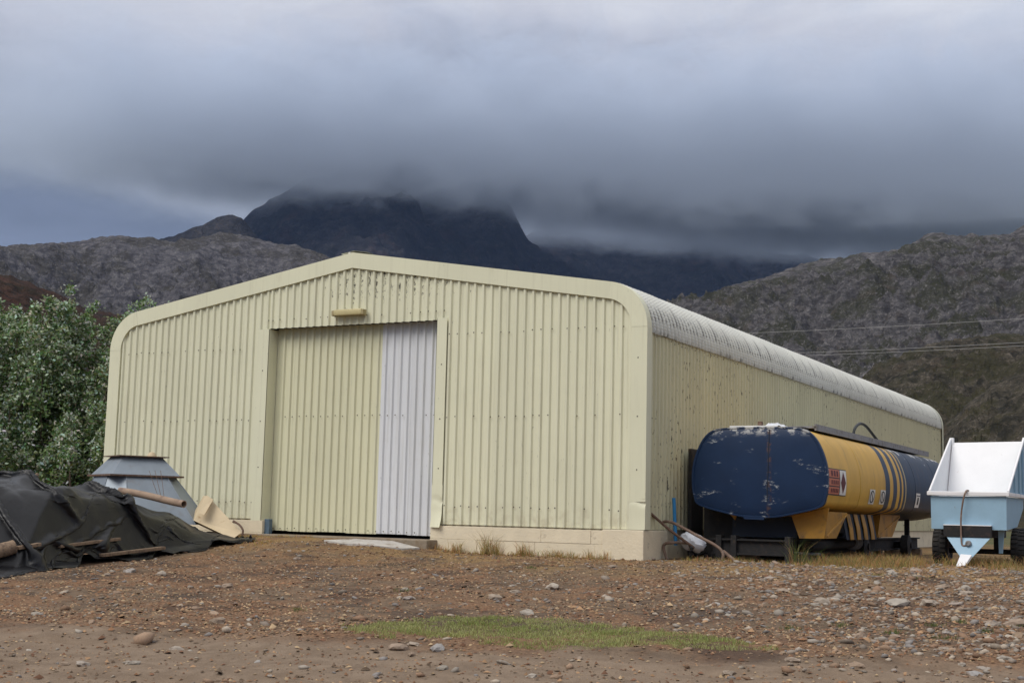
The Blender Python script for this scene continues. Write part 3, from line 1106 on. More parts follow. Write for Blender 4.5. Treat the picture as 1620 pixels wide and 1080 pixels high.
# sliding door
door_x = DOOR_L + 0.02
door = MB()
for z in (0.1, 1.85, 3.6):
    door.box((DOOR_L + 0.02, 0.24, z - 0.03), (DOOR_R - 0.01, 0.29, z + 0.03))
door = shed_part(door.build('door', M['black_steel']))
tag(door, 'ribbed sliding door in cream with a white end panel')
x = DOOR_R - 0.004
for k, nr in enumerate((4, 4, 4, 4, 4, 2)):
    mt = M['white_door'] if k < 2 else M['cream_door']
    x0 = x
    prof = rib_profile(nr)
    zb = -0.225 + 0.01 * (k % 2)
    o = flat_sheet('door_sheet', prof, lambda a, q, z: (x0 - a, 0.235 - q - 0.002 * (k % 2), z), lambda a: zb, lambda a: 3.86, mt)
    o.parent = door
    x -= nr * PITCH_RIB
x_left = x
o = flat_sheet('door_sheet', [(0, 0), (max(0.02, x_left - DOOR_L - 0.01), 0)], lambda a, q, z: (x_left - a, 0.232, z), lambda a: -0.235, lambda a: 3.86, M['cream_door'])
o.parent = door

# screws, washers
sc = MB()


def screw(c, ax, r=0.014):
    c = np.array(c)
    if ax == 'y':
        ring = [(r * math.cos(t), 0, r * math.sin(t)) for t in np.linspace(0, 2 * math.pi, 6, endpoint=False)]
        off = np.array((0, -0.008, 0))
    else:
        ring = [(0, r * math.cos(t), r * math.sin(t)) for t in np.linspace(0, 2 * math.pi, 6, endpoint=False)]
        off = np.array((0.008, 0, 0))
    sc.add([c + np.array(q) for q in ring] + [c + off + 0.6 * np.array(q) for q in ring],
           [tuple(range(6, 12))] + [(i, (i + 1) % 6, 6 + (i + 1) % 6, 6 + i) for i in range(6)])


for x in rib_log:
    for zi, z in enumerate((0.32, 1.93, 3.45, 3.9)):
        if DOOR_L - 0.1 < x < DOOR_R + 0.1 and z < LINTEL + 0.05:
            continue
        if z == 3.9 and not (DOOR_L - 0.1 < x < DOOR_R + 0.1):
            continue
        if z == 3.45 and x < DOOR_L:
            z = 3.35
        if random.random() < 0.75 and z < roof_z(x, 0.35):
            screw((x + (0.05 if random.random() < 0.5 else 0.0), -0.001 if False else -0.036, z + random.uniform(-0.015, 0.015)), 'y')
for x in np.arange(DOOR_L + 0.12, DOOR_R - 0.05, PITCH_RIB):
    for z in (-0.17, 2.0):
        if random.random() < 0.75:
            screw((x, 0.198, z + random.uniform(-0.01, 0.01)), 'y')
for i in range(int(L_SHED / PITCH_RIB) - 1):
    for z in (0.4, 1.9, 3.3, 3.46, 3.62):
        if random.random() < (0.5 if z < 3.4 else 0.75):
            screw((-0.013 if z < 3.4 else 0.012, 0.05 + i * PITCH_RIB + 0.0855, z + random.uniform(-0.02, 0.02)), 'x', 0.012)
for z in (1.0, 1.9, 2.9):
    screw((-0.13, -0.058, z), 'y')
    screw((-4.03, -0.052, z), 'y')
    screw((-8.15, -0.052, z), 'y')
o = shed_part(sc.build('roofing_screws', M['screw_head'], fix=False))
o['kind'] = 'stuff'

# masonry plinth: painted blocks in two courses, plain corner pier
pl = shed_part(MB().box((-W_SHED + 0.06, 0.03, -0.75), (-8.0, 0.2, -0.005)).build('plinth', M['plinth_paint']))
pr_ = shed_part(MB().box((-4.15, 0.03, -0.75), (-0.06, 0.2, -0.005)).build('plinth', M['plinth_paint']))
shed_part(MB().box((-0.2, 1.05, -0.75), (-0.075, L_SHED - 0.05, -0.004)).build('plinth', M['plinth_paint']))
for (xa, xb) in ((-4.16, -0.74), (-W_SHED + 0.0, -7.98)):
    for row in range(3):
        x = xa - (0.32 if row % 2 else 0.0)
        while x < xb - 0.02:
            L = random.choice((0.95, 1.15, 1.3))
            a, b = max(x, xa), min(x + L, xb)
            if b - a > 0.06:
                jy = random.uniform(-0.004, 0.004)
                o = MB().box((a + 0.0015, -0.055 + jy, -0.265 - 0.235 * row + 0.237 - 0.235 + 0.0015), (b - 0.0015, 0.031, -0.265 - 0.235 * row + 0.237 - 0.0015), 0.006)
                o = o.build('plinth_block', M['plinth_paint'])
                o.parent = pr_ if xa > -6 else pl
                o.matrix_parent_inverse = Matrix.Identity(4)
            x += L
shed_part(MB().box((-0.735, -0.085, -0.8), (0.02, 1.0, -0.008), 0.015).build('corner_pier', M['plinth_paint']))
shed_part(MB().box((-W_SHED + 0.1, 0.35, -0.6), (-0.1, L_SHED - 0.1, -0.27)).build('floor_slab', M['dark_interior']))
shed_part(MB().box((-8.3, -0.42, -0.55), (-4.0, 0.36, -0.285), 0.02).build('door_threshold', M['apron_concrete']))
shed_part(MB().box((-W_SHED + 0.06, L_SHED - 0.2, -0.75), (-0.06, L_SHED + 0.05, -0.005)).build('plinth', M['plinth_paint']))
shed_part(MB().box((-W_SHED - 0.02 + 0.09, 0.25, -0.75), (-W_SHED + 0.2, L_SHED - 0.25, -0.004)).build('plinth', M['plinth_paint']))

# broken pale slab in front of the door
poly = [(-5.62, -1.28), (-5.35, -0.72), (-4.72, -0.42), (-4.02, -0.62), (-4.12, -1.02), (-4.60, -1.50), (-5.0, -1.62)]
pa = [Vector((a, b, gz(a, b) + 0.03)) for a, b in poly]
sl = MB().add([p - Vector((0, 0, 0.12)) for p in pa] + pa, [tuple(range(7))[::-1], tuple(range(7, 14))] + [(i, (i + 1) % 7, 7 + (i + 1) % 7, 7 + i) for i in range(7)])
sl = sl.build('concrete_slab', M['concrete'])
tag(sl, 'cracked pale concrete slab lying in the dirt before the sliding door', 'slab')

# wall light above the door
wl = empty('wall_light', (-6.09, -0.036, 3.94))
tag(wl, 'yellowed bulkhead light fixed above the sliding door', 'light')
MB().box((-0.34, -0.03, -0.05), (0.34, 0.0, 0.06), 0.008).build('back_plate', M['lamp_body'], wl)
MB().box((-0.325, -0.15, -0.045), (0.325, -0.028, 0.07), 0.03).build('diffuser', M['lamp_lens'], wl, smooth=True)
for s in (-1, 1):
    MB().box((s * 0.345 - 0.02, -0.145, -0.05), (s * 0.345 + 0.02, -0.02, 0.055), 0.008).build('end_cap', M['lamp_body'], wl)

# ------------------------------------------------------------------ old road tanker body beside the shed
TK_X, TK_Y0, TK_Y1 = 1.60, 1.2, 12.2
half = [(0, 1.785), (0.5, 1.775), (0.80, 1.735), (0.97, 1.61), (1.09, 1.40), (1.175, 1.12), (1.19, 0.84), (1.155, 0.60), (1.06, 0.445),
        (0.62, 0.325), (0.3, 0.265), (0, 0.25)]
hs = catmull(half, 5)
TK_SEC = [np.array((x, z)) for x, z in hs] + [np.array((-x, z)) for x, z in hs[-2:0:-1]]
tanker = empty('tank_trailer', (TK_X, TK_Y0, -0.5))
tag(tanker, 'dismounted blue and yellow fuel tanker body resting beside the shed wall', 'tanker')
TKI = Matrix.Translation((-TK_X, -TK_Y0, 0.5))


def tk(o, parent=None):
    o.parent = parent or tanker
    o.matrix_parent_inverse = TKI if parent is None else Matrix.Identity(4)
    return o


def tank_paint():
    m, n, bs = new_mat('tank_livery')
    pos = n.node('ShaderNodeNewGeometry').outputs['Position']
    px, py, pz = n.xyz(pos)
    YEL, NAV, CRM = (0.62, 0.36, 0.05), (0.016, 0.032, 0.062), (0.42, 0.33, 0.16)
    nd = n.n.new('ShaderNodeValToRGB')
    nd.color_ramp.interpolation = 'CONSTANT'
    marks = [(1.0, YEL), (5.33, NAV), (5.70, YEL), (5.98, NAV), (6.32, YEL), (6.55, NAV), (6.76, YEL), (6.88, NAV), (7.06, CRM), (7.17, NAV)]
    el = nd.color_ramp.elements
    while len(el) < len(marks):
        el.new(0.5)
    for e, (y, c) in zip(el, marks):
        e.position = (y - 1.0) / 12.0
        e.color = c + (1,)
    n.put(nd.inputs[0], n.math('DIVIDE', n.math('SUBTRACT', py, 1.0), 12.0))
    c = nd.outputs[0]
    k = n.math('MULTIPLY_ADD', n.math('SUBTRACT', n.noise(n.vmul(pos, (1, 1, 0.35)), 2.6, 5, 0.6), 0.5), 0.45, 1.0)
    c = n.vmul(c, n.comb(k, k, k))
    grime = n.step(n.noise(n.vmul(pos, (5, 5, 0.6)), 1.0, 5, 0.6), 0.52, 0.78)
    c = n.mix(n.math('MULTIPLY', grime, 0.38), c, (0.17, 0.10, 0.04))
    # paint lost along the top edge
    pe = n.math('MULTIPLY_ADD', n.math('SUBTRACT', n.noise(pos, 3.0, 5, 0.6), 0.5), 0.9, pz)
    lost = n.math('MULTIPLY', n.step(pe, 1.70, 1.74), n.step(py, 5.8, 6.4))
    c = n.mix(lost, c, (0.62, 0.60, 0.56))
    n.put(bs.inputs['Base Color'], c)
    bs.inputs['Roughness'].default_value = 0.5
    b = n.node('ShaderNodeBump', None, Strength=0.25, Height=n.noise(n.vmul(pos, (1, 0.6, 1)), 2.2, 3))
    b.inputs['Distance'].default_value = 0.03
    n.put(bs.inputs['Normal'], b.outputs[0])
    M['tank_livery'] = m
    m, n, bs = new_mat('tank_end_blue')
    pos = n.node('ShaderNodeNewGeometry').outputs['Position']
    px, py, pz = n.xyz(pos)
    k = n.math('MULTIPLY_ADD', n.math('SUBTRACT', n.noise(pos, 2.5, 5, 0.6), 0.5), 0.6, 1.0)
    c = n.vmul(n.comb(0.009, 0.025, 0.066), n.comb(k, k, k))
    cl = n.step(n.noise(n.vmul(pos, (1, 1, 2.2)), 1.9, 3, 0.5), 0.585, 0.66)
    ch = n.noise(n.vmul(pos, (9, 9, 22)), 1.0, 6, 0.7)
    chip = n.math('MULTIPLY', n.step(ch, 0.50, 0.66), cl)
    c = n.mix(n.math('MULTIPLY', chip, 0.85), c, (0.50, 0.52, 0.52))
    top = n.math('MULTIPLY', n.step(pz, 1.60, 1.76), n.step(n.noise(n.vmul(pos, (6, 6, 9)), 1.0, 5, 0.65), 0.47, 0.58))
    c = n.mix(n.math('MULTIPLY', top, 0.8), c, (0.60, 0.59, 0.55))
    ru = n.math('MULTIPLY', n.step(n.math('ABSOLUTE', n.math('SUBTRACT', px, 1.80)), 0.06, 0.015), n.step(n.noise(pos, 11, 5, 0.7), 0.46, 0.62))
    c = n.mix(n.math('MULTIPLY', ru, 0.8), c, (0.10, 0.055, 0.04))
    n.put(bs.inputs['Base Color'], c)
    bs.inputs['Roughness'].default_value = 0.45
    bs.inputs['Specular IOR Level'].default_value = 0.25
    M['tank_end_blue'] = m


tank_paint()


def sweep(ys, scales, mat, name, cap0=False, cap1=False, dz=0.0):
    V, Fc = [], []
    n = len(TK_SEC)
    for y, s in zip(ys, scales):
        for p in TK_SEC:
            V.append((TK_X + p[0] * s, y, 1.0 + (p[1] - 1.0) * s + dz))
    for i in range(len(ys) - 1):
        for k in range(n):
            Fc.append((i * n + k, i * n + (k + 1) % n, (i + 1) * n + (k + 1) % n, (i + 1) * n + k))
    if cap0:
        Fc.append(tuple(range(n)))
    if cap1:
        Fc.append(tuple(range((len(ys) - 1) * n, len(ys) * n))[::-1])
    return MB().add(V, Fc).build(name, mat, smooth=True)


tk(sweep([TK_Y0, 3.0, 5.0, 7.0, 9.0, 11.0, 12.0, 12.15, 12.25], [0.985] * 6 + [0.97, 0.9, 0.7], M['tank_livery'], 'tank_shell', cap1=True))
for y in (3.4, 8.05, 10.2):
    tk(sweep([y - 0.012, y, y + 0.012], [0.986, 0.990, 0.986], M['tank_livery'], 'weld_band'))
# dished end plate with a rim
rings, sc_ = [], []
prof_end = [(1.24, 1.0), (1.16, 1.008), (1.13, 1.004), (1.128, 0.975), (1.14, 0.968), (1.125, 0.92), (1.11, 0.75), (1.095, 0.5), (1.088, 0.25), (1.086, 0.06)]
end = sweep([a for a, b in prof_end], [b for a, b in prof_end], M['tank_end_blue'], 'end_plate', cap1=True)
tk(end)
seam = MB().tube([(TK_X + 0.20, 1.125, 1.74), (TK_X + 0.195, 1.10, 1.5), (TK_X + 0.19, 1.085, 1.1), (TK_X + 0.175, 1.09, 0.75), (TK_X + 0.165, 1.105, 0.52)], 0.009, 6)
tk(seam.build('end_seam', M['navy_dark'], smooth=True))
tk(MB().prism([(1.32, 1.13, 0.29), (1.72, 1.13, 0.28), (1.70, 1.13, 0.215), (1.36, 1.13, 0.22)], (0, 0.05, 0)).build('lower_tab', M['tank_end_blue']))


def side_z(z):
    q = [p for p in hs]
    zs = [p[1] for p in q][::-1]
    xs = [p[0] for p in q][::-1]
    return TK_X + 0.985 * float(np.interp(z, zs, xs)) + 0.0


def skin_patch(poly_yz, name, mat, lift, parent=None, rows=8):
    """thin plate wrapped on the tank's right side; poly as (y0,y1,z0,z1)"""
    y0, y1, z0, z1 = poly_yz
    V, Fc = [], []
    for j in range(rows + 1):
        z = z0 + (z1 - z0) * j / rows
        x = side_z(1.0 + (z - 1.0) / 0.985) + lift
        V += [(x, y0, z), (x, y1, z)]
    for j in range(rows):
        Fc.append((2 * j, 2 * j + 1, 2 * j + 3, 2 * j + 2))
    return tk(MB().add(V, Fc).build(name, mat), parent)


def skin_shape(pts, name, mat, lift, parent=None):
    """flat-print shape given as rows of (z, ya, yb), wrapped on the skin"""
    V, Fc = [], []
    for z, ya, yb in pts:
        x = side_z(1.0 + (z - 1.0) / 0.985) + lift
        V += [(x, ya, z), (x, yb, z)]
    for j in range(len(pts) - 1):
        Fc.append((2 * j, 2 * j + 1, 2 * j + 3, 2 * j + 2))
    return tk(MB().add(V, Fc).build(name, mat), parent)


hz = skin_patch((1.22, 2.40, 0.655, 1.105), 'hazard_panel', M['decal_ink'], 0.006)
skin_patch((1.97, 2.375, 0.67, 1.09), 'white_field', M['decal_white'], 0.010, hz)
for z0, z1 in ((0.675, 0.795), (0.815, 0.935), (0.955, 1.09)):
    skin_patch((1.24, 1.93, z0, z1), 'red_field', M['decal_orange'], 0.010, hz, 3)
dm = [(0.69 + 0.38 * t, 2.172 - 0.165 * (1 - abs(2 * t - 1)), 2.172 + 0.165 * (1 - abs(2 * t - 1)) + 0.002) for t in np.linspace(0, 1, 9)]
skin_shape(dm, 'diamond', M['decal_red'], 0.013, hz)
for z0, z1, cells in ((0.70, 0.77, 5), (0.84, 0.91, 4), (0.975, 1.07, 3)):
    for i in range(cells):
        a = 1.40 + i * 0.5 / cells
        skin_patch((a, a + 0.32 / cells, z0, z1), 'lettering', M['decal_red'], 0.013, hz, 2)


def placard(yc, zc, wd, hg, sym):
    p = skin_patch((yc - wd / 2, yc + wd / 2, zc - hg / 2, zc + hg / 2), 'placard', M['decal_white'], 0.008)
    if sym == 'ring':
        N = 20
        V, Fc = [], []
        for k in range(N):
            t = 2 * math.pi * k / N
            for r in (0.40, 0.31):
                y, z = yc + wd * r * math.cos(t), zc + hg * r * 1.08 * math.sin(t)
                V.append((side_z(1.0 + (z - 1.0) / 0.985) + 0.012, y, z))
        for k in range(N):
            a, b = 2 * k, 2 * ((k + 1) % N)
            Fc.append((a, b, b + 1, a + 1))
        tk(MB().add(V, Fc).build('ring_mark', M['decal_ink']), p)
        skin_shape([(zc + hg * 0.33 * s, yc - wd * 0.27 * s - 0.02, yc - wd * 0.27 * s + 0.025) for s in (-1, -0.5, 0, 0.5, 1)], 'slash_mark', M['decal_ink'], 0.013, p)
    else:
        skin_patch((yc - wd * 0.16, yc + wd * 0.16, zc - hg * 0.30, zc + hg * 0.20), 'bar_mark', M['decal_ink'], 0.012, p, 3)
        skin_patch((yc - wd * 0.40, yc + wd * 0.40, zc + hg * 0.30, zc + hg * 0.36), 'bar_mark', M['decal_ink'], 0.012, p, 1)
    return p


placard(4.30, 0.69, 0.40, 0.27, 'ring')
placard(5.13, 0.70, 0.40, 0.27, 'ring')
placard(8.30, 0.70, 0.40, 0.30, 'bar')

# top of the tank: catwalk, hatch, rag, hose
cw = MB().box((1.92, 1.75, 1.80), (2.42, 11.2, 1.835))
cw.box((2.40, 1.75, 1.76), (2.43, 11.2, 1.87)).box((1.90, 2.4, 1.78), (1.93, 11.2, 1.88))
tk(cw.build('catwalk', M['grey_catwalk']))
tk(MB().box((1.05, 1.24, 1.775), (1.9, 1.30, 1.815), 0.008).build('top_rail', M['decal_white']))
tk(MB().box((1.98, 1.45, 1.77), (2.30, 1.70, 1.80), 0.006).build('hatch_plate', M['black_steel']))
for y in (4.2, 7.6):
    tk(MB().lathe([(0.0, 0.13), (0.2, 0.125), (0.24, 0.10), (0.25, 0.0)], (1.45, y, 1.765), (0, 0, 1)).build('manhole', M['grey_catwalk'], smooth=True))
tk(MB().box((1.50, 1.40, 1.79), (1.57, 1.50, 1.90), 0.01).build('bracket', M['rusty_steel']))
hose = catmull([(2.0, 5.98, 1.86), (2.0, 6.05, 2.05), (2.0, 6.45, 2.20), (2.02, 6.9, 2.19), (2.05, 7.4, 2.04), (2.1, 7.85, 1.86)], 6)
tk(MB().tube(hose, 0.03, 8).build('hose', M['hose_black'], smooth=True))

# supports and running gear
def saddle(y0, y1, nm, mat, sides=(1, -1), k=1.0):
    for s in sides:
        a = [(TK_X + s * 0.48 * k, y0, 0.30), (TK_X + s * 0.62 * k, y0, -0.08), (TK_X + s * 1.04 * k, y0, -0.07), (TK_X + s * 1.12 * k, y0, 0.44 - (1 - k) * 0.3)]
        tk(MB().prism(a, (0, 0.05, 0)).build(nm, M[mat]))
        tk(MB().prism([(TK_X + s * 1.00 * k, y0 + 0.05, 0.38), (TK_X + s * 1.02 * k, y0 + 0.05, -0.07), (TK_X + s * 1.01 * k, y1 - 0.75, -0.07), (TK_X + s * 1.01 * k, y1, 0.38)],
                      (s * 0.03, 0, 0)).build('gusset_plate', M[mat]))
        tk(MB().tube([(TK_X + s * 1.04 * k, y0 + 0.15, -0.04), (TK_X + s * 1.05 * k, y1 - 0.1, 0.34)], 0.022, 6).build('brace', M[mat]))


saddle(1.45, 3.0, 'saddle_plate', 'yellow_paint', (1,))
saddle(6.1, 8.1, 'saddle_plate', 'yellow_paint', (1,), 0.80)
saddle(6.1, 8.1, 'saddle_plate', 'yellow_paint', (-1,), 0.80)
tk(MB().prism([(0.98, 1.40, 0.33), (1.12, 1.40, 0.30), (1.10, 1.40, 0.20)], (0, 0.05, 0)).build('saddle_plate', M['yellow_paint']))
tk(MB().box((0.98, 1.62, -0.08), (2.12, 1.68, 0.30)).build('cross_panel', M['navy_dark']))
tk(MB().box((0.42, 1.72, -0.55), (1.02, 1.76, 0.42)).build('rear_shade_panel', M['black_steel']))  # added black panel, stands for dark clutter and shade below the tank end
tk(MB().box((0.44, 1.80, -0.55), (0.50, 11.8, 0.40)).build('side_shade_panel', M['black_steel']))  # added black wall, darkens the space under the tank by hiding the plinth
for i in range(4):
    y = 3.25 + i * 0.52
    mg = [(2.54, y, 0.36), (2.60, y, 0.10), (2.62, y, -0.10), (2.62, y + 0.24, -0.10), (2.60, y + 0.24, 0.10), (2.54, y + 0.24, 0.36)]
    tk(MB().prism(mg, (0.012, 0, 0)).build('mudguard_stripe', M['yellow_paint']))
tk(MB().prism([(2.53, 3.05, 0.36), (2.61, 3.05, -0.10), (2.61, 5.3, -0.10), (2.53, 5.3, 0.36)], (-0.02, 0, 0)).build('mudguard', M['navy_dark']))
for s in (-1, 1):
    b = MB()
    x = TK_X + s * 0.45
    b.box((x - 0.07, 1.5, -0.13), (x + 0.07, 11.6, -0.10)).box((x - 0.07, 1.5, -0.36), (x + 0.07, 11.6, -0.33)).box((x - 0.012, 1.5, -0.34), (x + 0.012, 11.6, -0.12))
    tk(b.build('chassis_beam', M['black_steel']))
    for y in (1.95, 4.0, 6.5, 9.0, 11.2):
        tk(MB().box((x - 0.16, y, -0.62), (x + 0.16, y + 0.18, -0.362), 0.01).build('timber_block', M['weathered_wood']))
    for y in (2.2, 4.3, 7.0, 10.5):
        tk(MB().box((x - 0.05, y, -0.10), (x + 0.05, y + 0.1, 0.32)).build('tank_foot', M['black_steel']))
cb = MB().box((0.72, 1.34, -0.36), (2.14, 1.39, -0.14), 0.004).box((0.70, 1.28, -0.145), (2.14, 1.42, -0.115)).box((0.70, 1.28, -0.385), (2.14, 1.42, -0.355))
tk(cb.build('cross_beam', M['black_steel']))
for x in (0.85, 1.12, 2.07):
    tk(MB().box((x - 0.05, 1.26, -0.52), (x + 0.05, 1.44, -0.06), 0.006).build('bracket', M['black_steel']))
tk(MB().box((2.10, 1.32, -0.54), (2.32, 1.5, -0.42), 0.006).build('bracket', M['black_steel']))
tk(MB().tube([(2.25, 1.9, -0.22), (2.28, 4.6, -0.18)], 0.085, 14).build('discharge_pipe', M['black_steel'], smooth=True))
tk(MB().tube([(2.05, 1.5, -0.33), (2.25, 2.6, -0.36)], 0.025, 8).build('air_pipe', M['grey_catwalk'], smooth=True))
for k in range(4):
    tk(MB().lathe([(0.10, 0), (0.145, 0.03), (0.145, 0.06), (0.10, 0.09)], (2.28, 4.62 + k * 0.1, -0.16), (0.02, 1, 0.02), 16).build('flange_ring', M['grey_catwalk'], smooth=True))
tk(MB().tube([(2.28, 5.0, -0.17), (2.3, 5.6, -0.22)], [0.07, 0.06], 12).build('valve', M['rust_pipe'], smooth=True))
for y in (5.4, 9.2):
    ax = MB().tube([(0.75, y, -0.25), (2.45, y, -0.25)], 0.07, 12)
    tk(ax.build('axle', M['black_steel'], smooth=True))
    for s in (-1, 1):
        tk(MB().lathe([(0.0, 0), (0.18, 0), (0.22, 0.02), (0.22, 0.17), (0.12, 0.20), (0.0, 0.20)], (TK_X + s * 0.72 - 0.1, y, -0.25), (1, 0, 0), 20).build('brake_drum', M['black_steel'], smooth=True))

rag = MB()
rv = []
for i in range(9):
    for j in range(5):
        u, v = i / 8, j / 4
        rv.append((1.58 + 0.42 * u, 1.34 + 0.20 * v, 1.805 + 0.06 * math.sin(math.pi * u) ** 0.7 * math.sin(math.pi * v) + 0.025 * math.sin(i * 2.3 + j * 1.7) * (0.2 + math.sin(math.pi * u))))
o = rag.add(rv, [tuple(q) for q in grid_faces(9, 5)]).build('rag', M['white_sack'], smooth=True)
o.data.materials[0] = M['white_sack']
tag(o, 'crumpled pale rag lying on top of the tanker', 'rag')

# ------------------------------------------------------------------ pale blue tipping trailer
tr = empty('hopper_trailer', (4.65, 4.2, -0.5))
tag(tr, 'pale blue two wheeled hopper trailer with white inside, parked by the tanker', 'trailer')
TRI = Matrix.Translation((-4.65, -4.2, 0.5))


def tp(o, parent=None):
    o.parent = parent or tr
    o.matrix_parent_inverse = TRI if parent is None else Matrix.Identity(4)
    return o


X0, X1, Y0, YB = 4.03, 5.28, 3.3, 5.35
b = MB()
b.prism([(X0, Y0, 0.135), (X1, Y0, 0.14), (X1 + 0.005, Y0, 0.715), (X0 - 0.005, Y0, 0.70)], (0, 0.012, 0))
tp(b.build('front_panel', M['trailer_blue']))
for x, s in ((X0, 1), (X1, -1)):
    tp(MB().prism([(x, Y0 + 0.012, 0.137), (x, 4.55, 0.20), (x, YB, 0.55), (x, YB, 0.715), (x, Y0 + 0.012, 0.71)], (0.012 * s, 0, 0)).build('side_panel', M['trailer_blue']))
tp(MB().prism([(X0 + 0.012, Y0 + 0.02, 0.15), (X0 + 0.012, 4.55, 0.21), (X1 - 0.012, 4.55, 0.21), (X1 - 0.012, Y0 + 0.02, 0.15)], (0, 0, 0.01)).build('floor_panel', M['trailer_white']))
# rim
rim = MB()
rim.box((X0 - 0.06, Y0 - 0.06, 0.715), (X1 + 0.06, Y0 + 0.02, 0.785), 0.012)
tp(rim.build('front_rim', M['trailer_white']))
for x in (X0 - 0.02, X1 + 0.02):
    tp(MB().box((x - 0.04, Y0 + 0.022, 0.717), (x + 0.04, YB - 0.1, 0.783), 0.01).build('side_rim', M['trailer_white']))
# raised sides and sloping back
tp(MB().prism([(X0 + 0.0, 4.5, 0.22), (X1, 4.5, 0.22), (X1, YB, 1.76), (X0, YB, 1.74)], (0, 0.012, 0.008)).build('back_slope', M['trailer_white']))
for x, s in ((X0 - 0.03, 1), (X1 + 0.03, -1)):
    pts = [(x, Y0 + 0.03, 0.78), (x, YB - 0.03, 1.80), (x, YB + 0.05, 1.82), (x, YB + 0.06, 0.75)]
    tp(MB().prism(pts, (0.014 * s, 0, 0)).build('wing_panel', M['trailer_white'] if s > 0 else M['trailer_blue']))
    tp(MB().tube([(x, Y0 + 0.04, 0.79), (x, YB - 0.02, 1.81)], 0.022, 6).build('wing_edge', M['trailer_white']))
    tp(MB().box((x - 0.02, YB - 0.02, 0.6), (x + 0.06, YB + 0.07, 1.84), 0.01).build('corner_post', M['trailer_white']))
for i, yy in enumerate((4.0, 4.55, 5.0)):
    tp(MB().box((X1 + 0.032, yy, 0.72), (X1 + 0.06, yy + 0.035, 0.78 + (yy - Y0) * 0.48), 0.004).build('wing_stiffener', M['trailer_blue']))
# drawbar group
tp(MB().box((4.25, Y0 - 0.10, 0.005), (5.045, Y0 - 0.004, 0.205), 0.006).build('front_beam', M['rusty_steel'])).data.materials[0] = M['black_steel']
tp(MB().box((4.25, Y0 - 0.104, 0.2), (5.045, Y0 - 0.0, 0.215), 0.003).build('beam_edge', M['trailer_white']))
tp(MB().prism([(4.30, Y0 - 0.08, 0.004), (5.03, Y0 - 0.08, 0.006), (4.74, Y0 - 0.30, -0.35), (4.57, Y0 - 0.30, -0.34)], (0, 0.02, 0.0)).build('drawbar_plate', M['trailer_blue']))
tp(MB().prism([(4.57, Y0 - 0.30, -0.28), (4.75, Y0 - 0.30, -0.29), (4.66, Y0 - 0.62, -0.51), (4.54, Y0 - 0.62, -0.50)], (0, 0.01, -0.05)).build('hitch', M['trailer_white']))
tp(MB().lathe([(0.0, 0.0), (0.045, 0.0), (0.05, 0.02), (0.05, 0.07), (0.03, 0.09), (0.0, 0.09)], (4.68, Y0 - 0.14, -0.10), (0, -1, 0), 14).build('jack_knob', M['grey_catwalk'], smooth=True))
cable = catmull([(4.67, Y0 - 0.02, 0.80), (4.64, Y0 - 0.09, 0.79), (4.60, Y0 - 0.12, 0.66), (4.555, Y0 - 0.10, 0.40), (4.55, Y0 - 0.125, 0.15), (4.565, Y0 - 0.16, -0.10), (4.60, Y0 - 0.18, -0.14), (4.66, Y0 - 0.18, -0.12)], 6)
tp(MB().tube(cable, 0.015, 8).build('cable', M['rust_pipe'], smooth=True))
tp(MB().box((4.15, 4.22, -0.29), (5.22, 4.32, -0.20), 0.008).build('axle', M['black_steel']))
for x in (4.32, 4.98):
    tp(MB().box((x - 0.04, Y0 + 0.0, 0.0), (x + 0.04, 5.0, 0.13), 0.005).build('frame_rail', M['black_steel']))
    tp(MB().box((x - 0.05, 4.15, -0.2), (x + 0.05, 4.4, 0.0), 0.005).build('axle_hanger', M['black_steel']))
tp(MB().prism([(5.10, 3.55, 0.14), (5.20, 3.55, 0.14), (5.16, 3.6, -0.26), (5.10, 3.6, -0.26)], (0, 0.05, 0)).build('stand_leg', M['trailer_blue']))
for cx in (4.03, 5.36):
    wh = MB().lathe([(0.17, -0.10), (0.24, -0.13), (0.315, -0.125), (0.345, -0.08), (0.352, 0.0), (0.345, 0.08), (0.315, 0.125), (0.24, 0.13), (0.17, 0.10)],
                    (cx, 4.27, -0.185), (1, 0, 0), 32).build('wheel', M['rubber'], smooth=True)
    tp(wh)
    tp(MB().lathe([(0.0, -0.05), (0.10, -0.06), (0.15, -0.10), (0.18, -0.10), (0.18, 0.10), (0.15, 0.10), (0.10, 0.06), (0.0, 0.05)], (cx, 4.27, -0.185), (1, 0, 0), 24).build('rim', M['rust_pipe'], smooth=True), wh)
    tread = MB()
    for k in range(26):
        t = 2 * math.pi * k / 26
        for sx in (-0.06, 0.06):
            Mx = Matrix.Translation((cx + sx, 4.27, -0.185)) @ Matrix.Rotation(t + (0.06 if sx > 0 else 0), 4, 'X') @ Matrix.Translation((0, 0, 0.35))
            tread.box((-0.05, -0.025, -0.012), (0.05, 0.025, 0.014), M=Mx)
    tp(tread.build('tread', M['rubber']), wh)

# ------------------------------------------------------------------ scrap by the shed corner
def tube_thing(name, paths, r, mat, label, cat, part='tube'):
    P = [catmull(p, 5) if len(p) > 2 else p for p in paths]
    if len(P) == 1:
        o = MB().tube(P[0], r, 10).build(name, M[mat], smooth=True)
    else:
        base = np.mean([q for p in P for q in p], axis=0)
        o = empty(name, (base[0], base[1], gz(base[0], base[1])))
        inv = Matrix.Translation(-Vector(o.location))
        for p in P:
            c = MB().tube(p, r, 10).build(part, M[mat], smooth=True)
            c.parent = o
            c.matrix_parent_inverse = inv
    tag(o, label, cat)
    return o


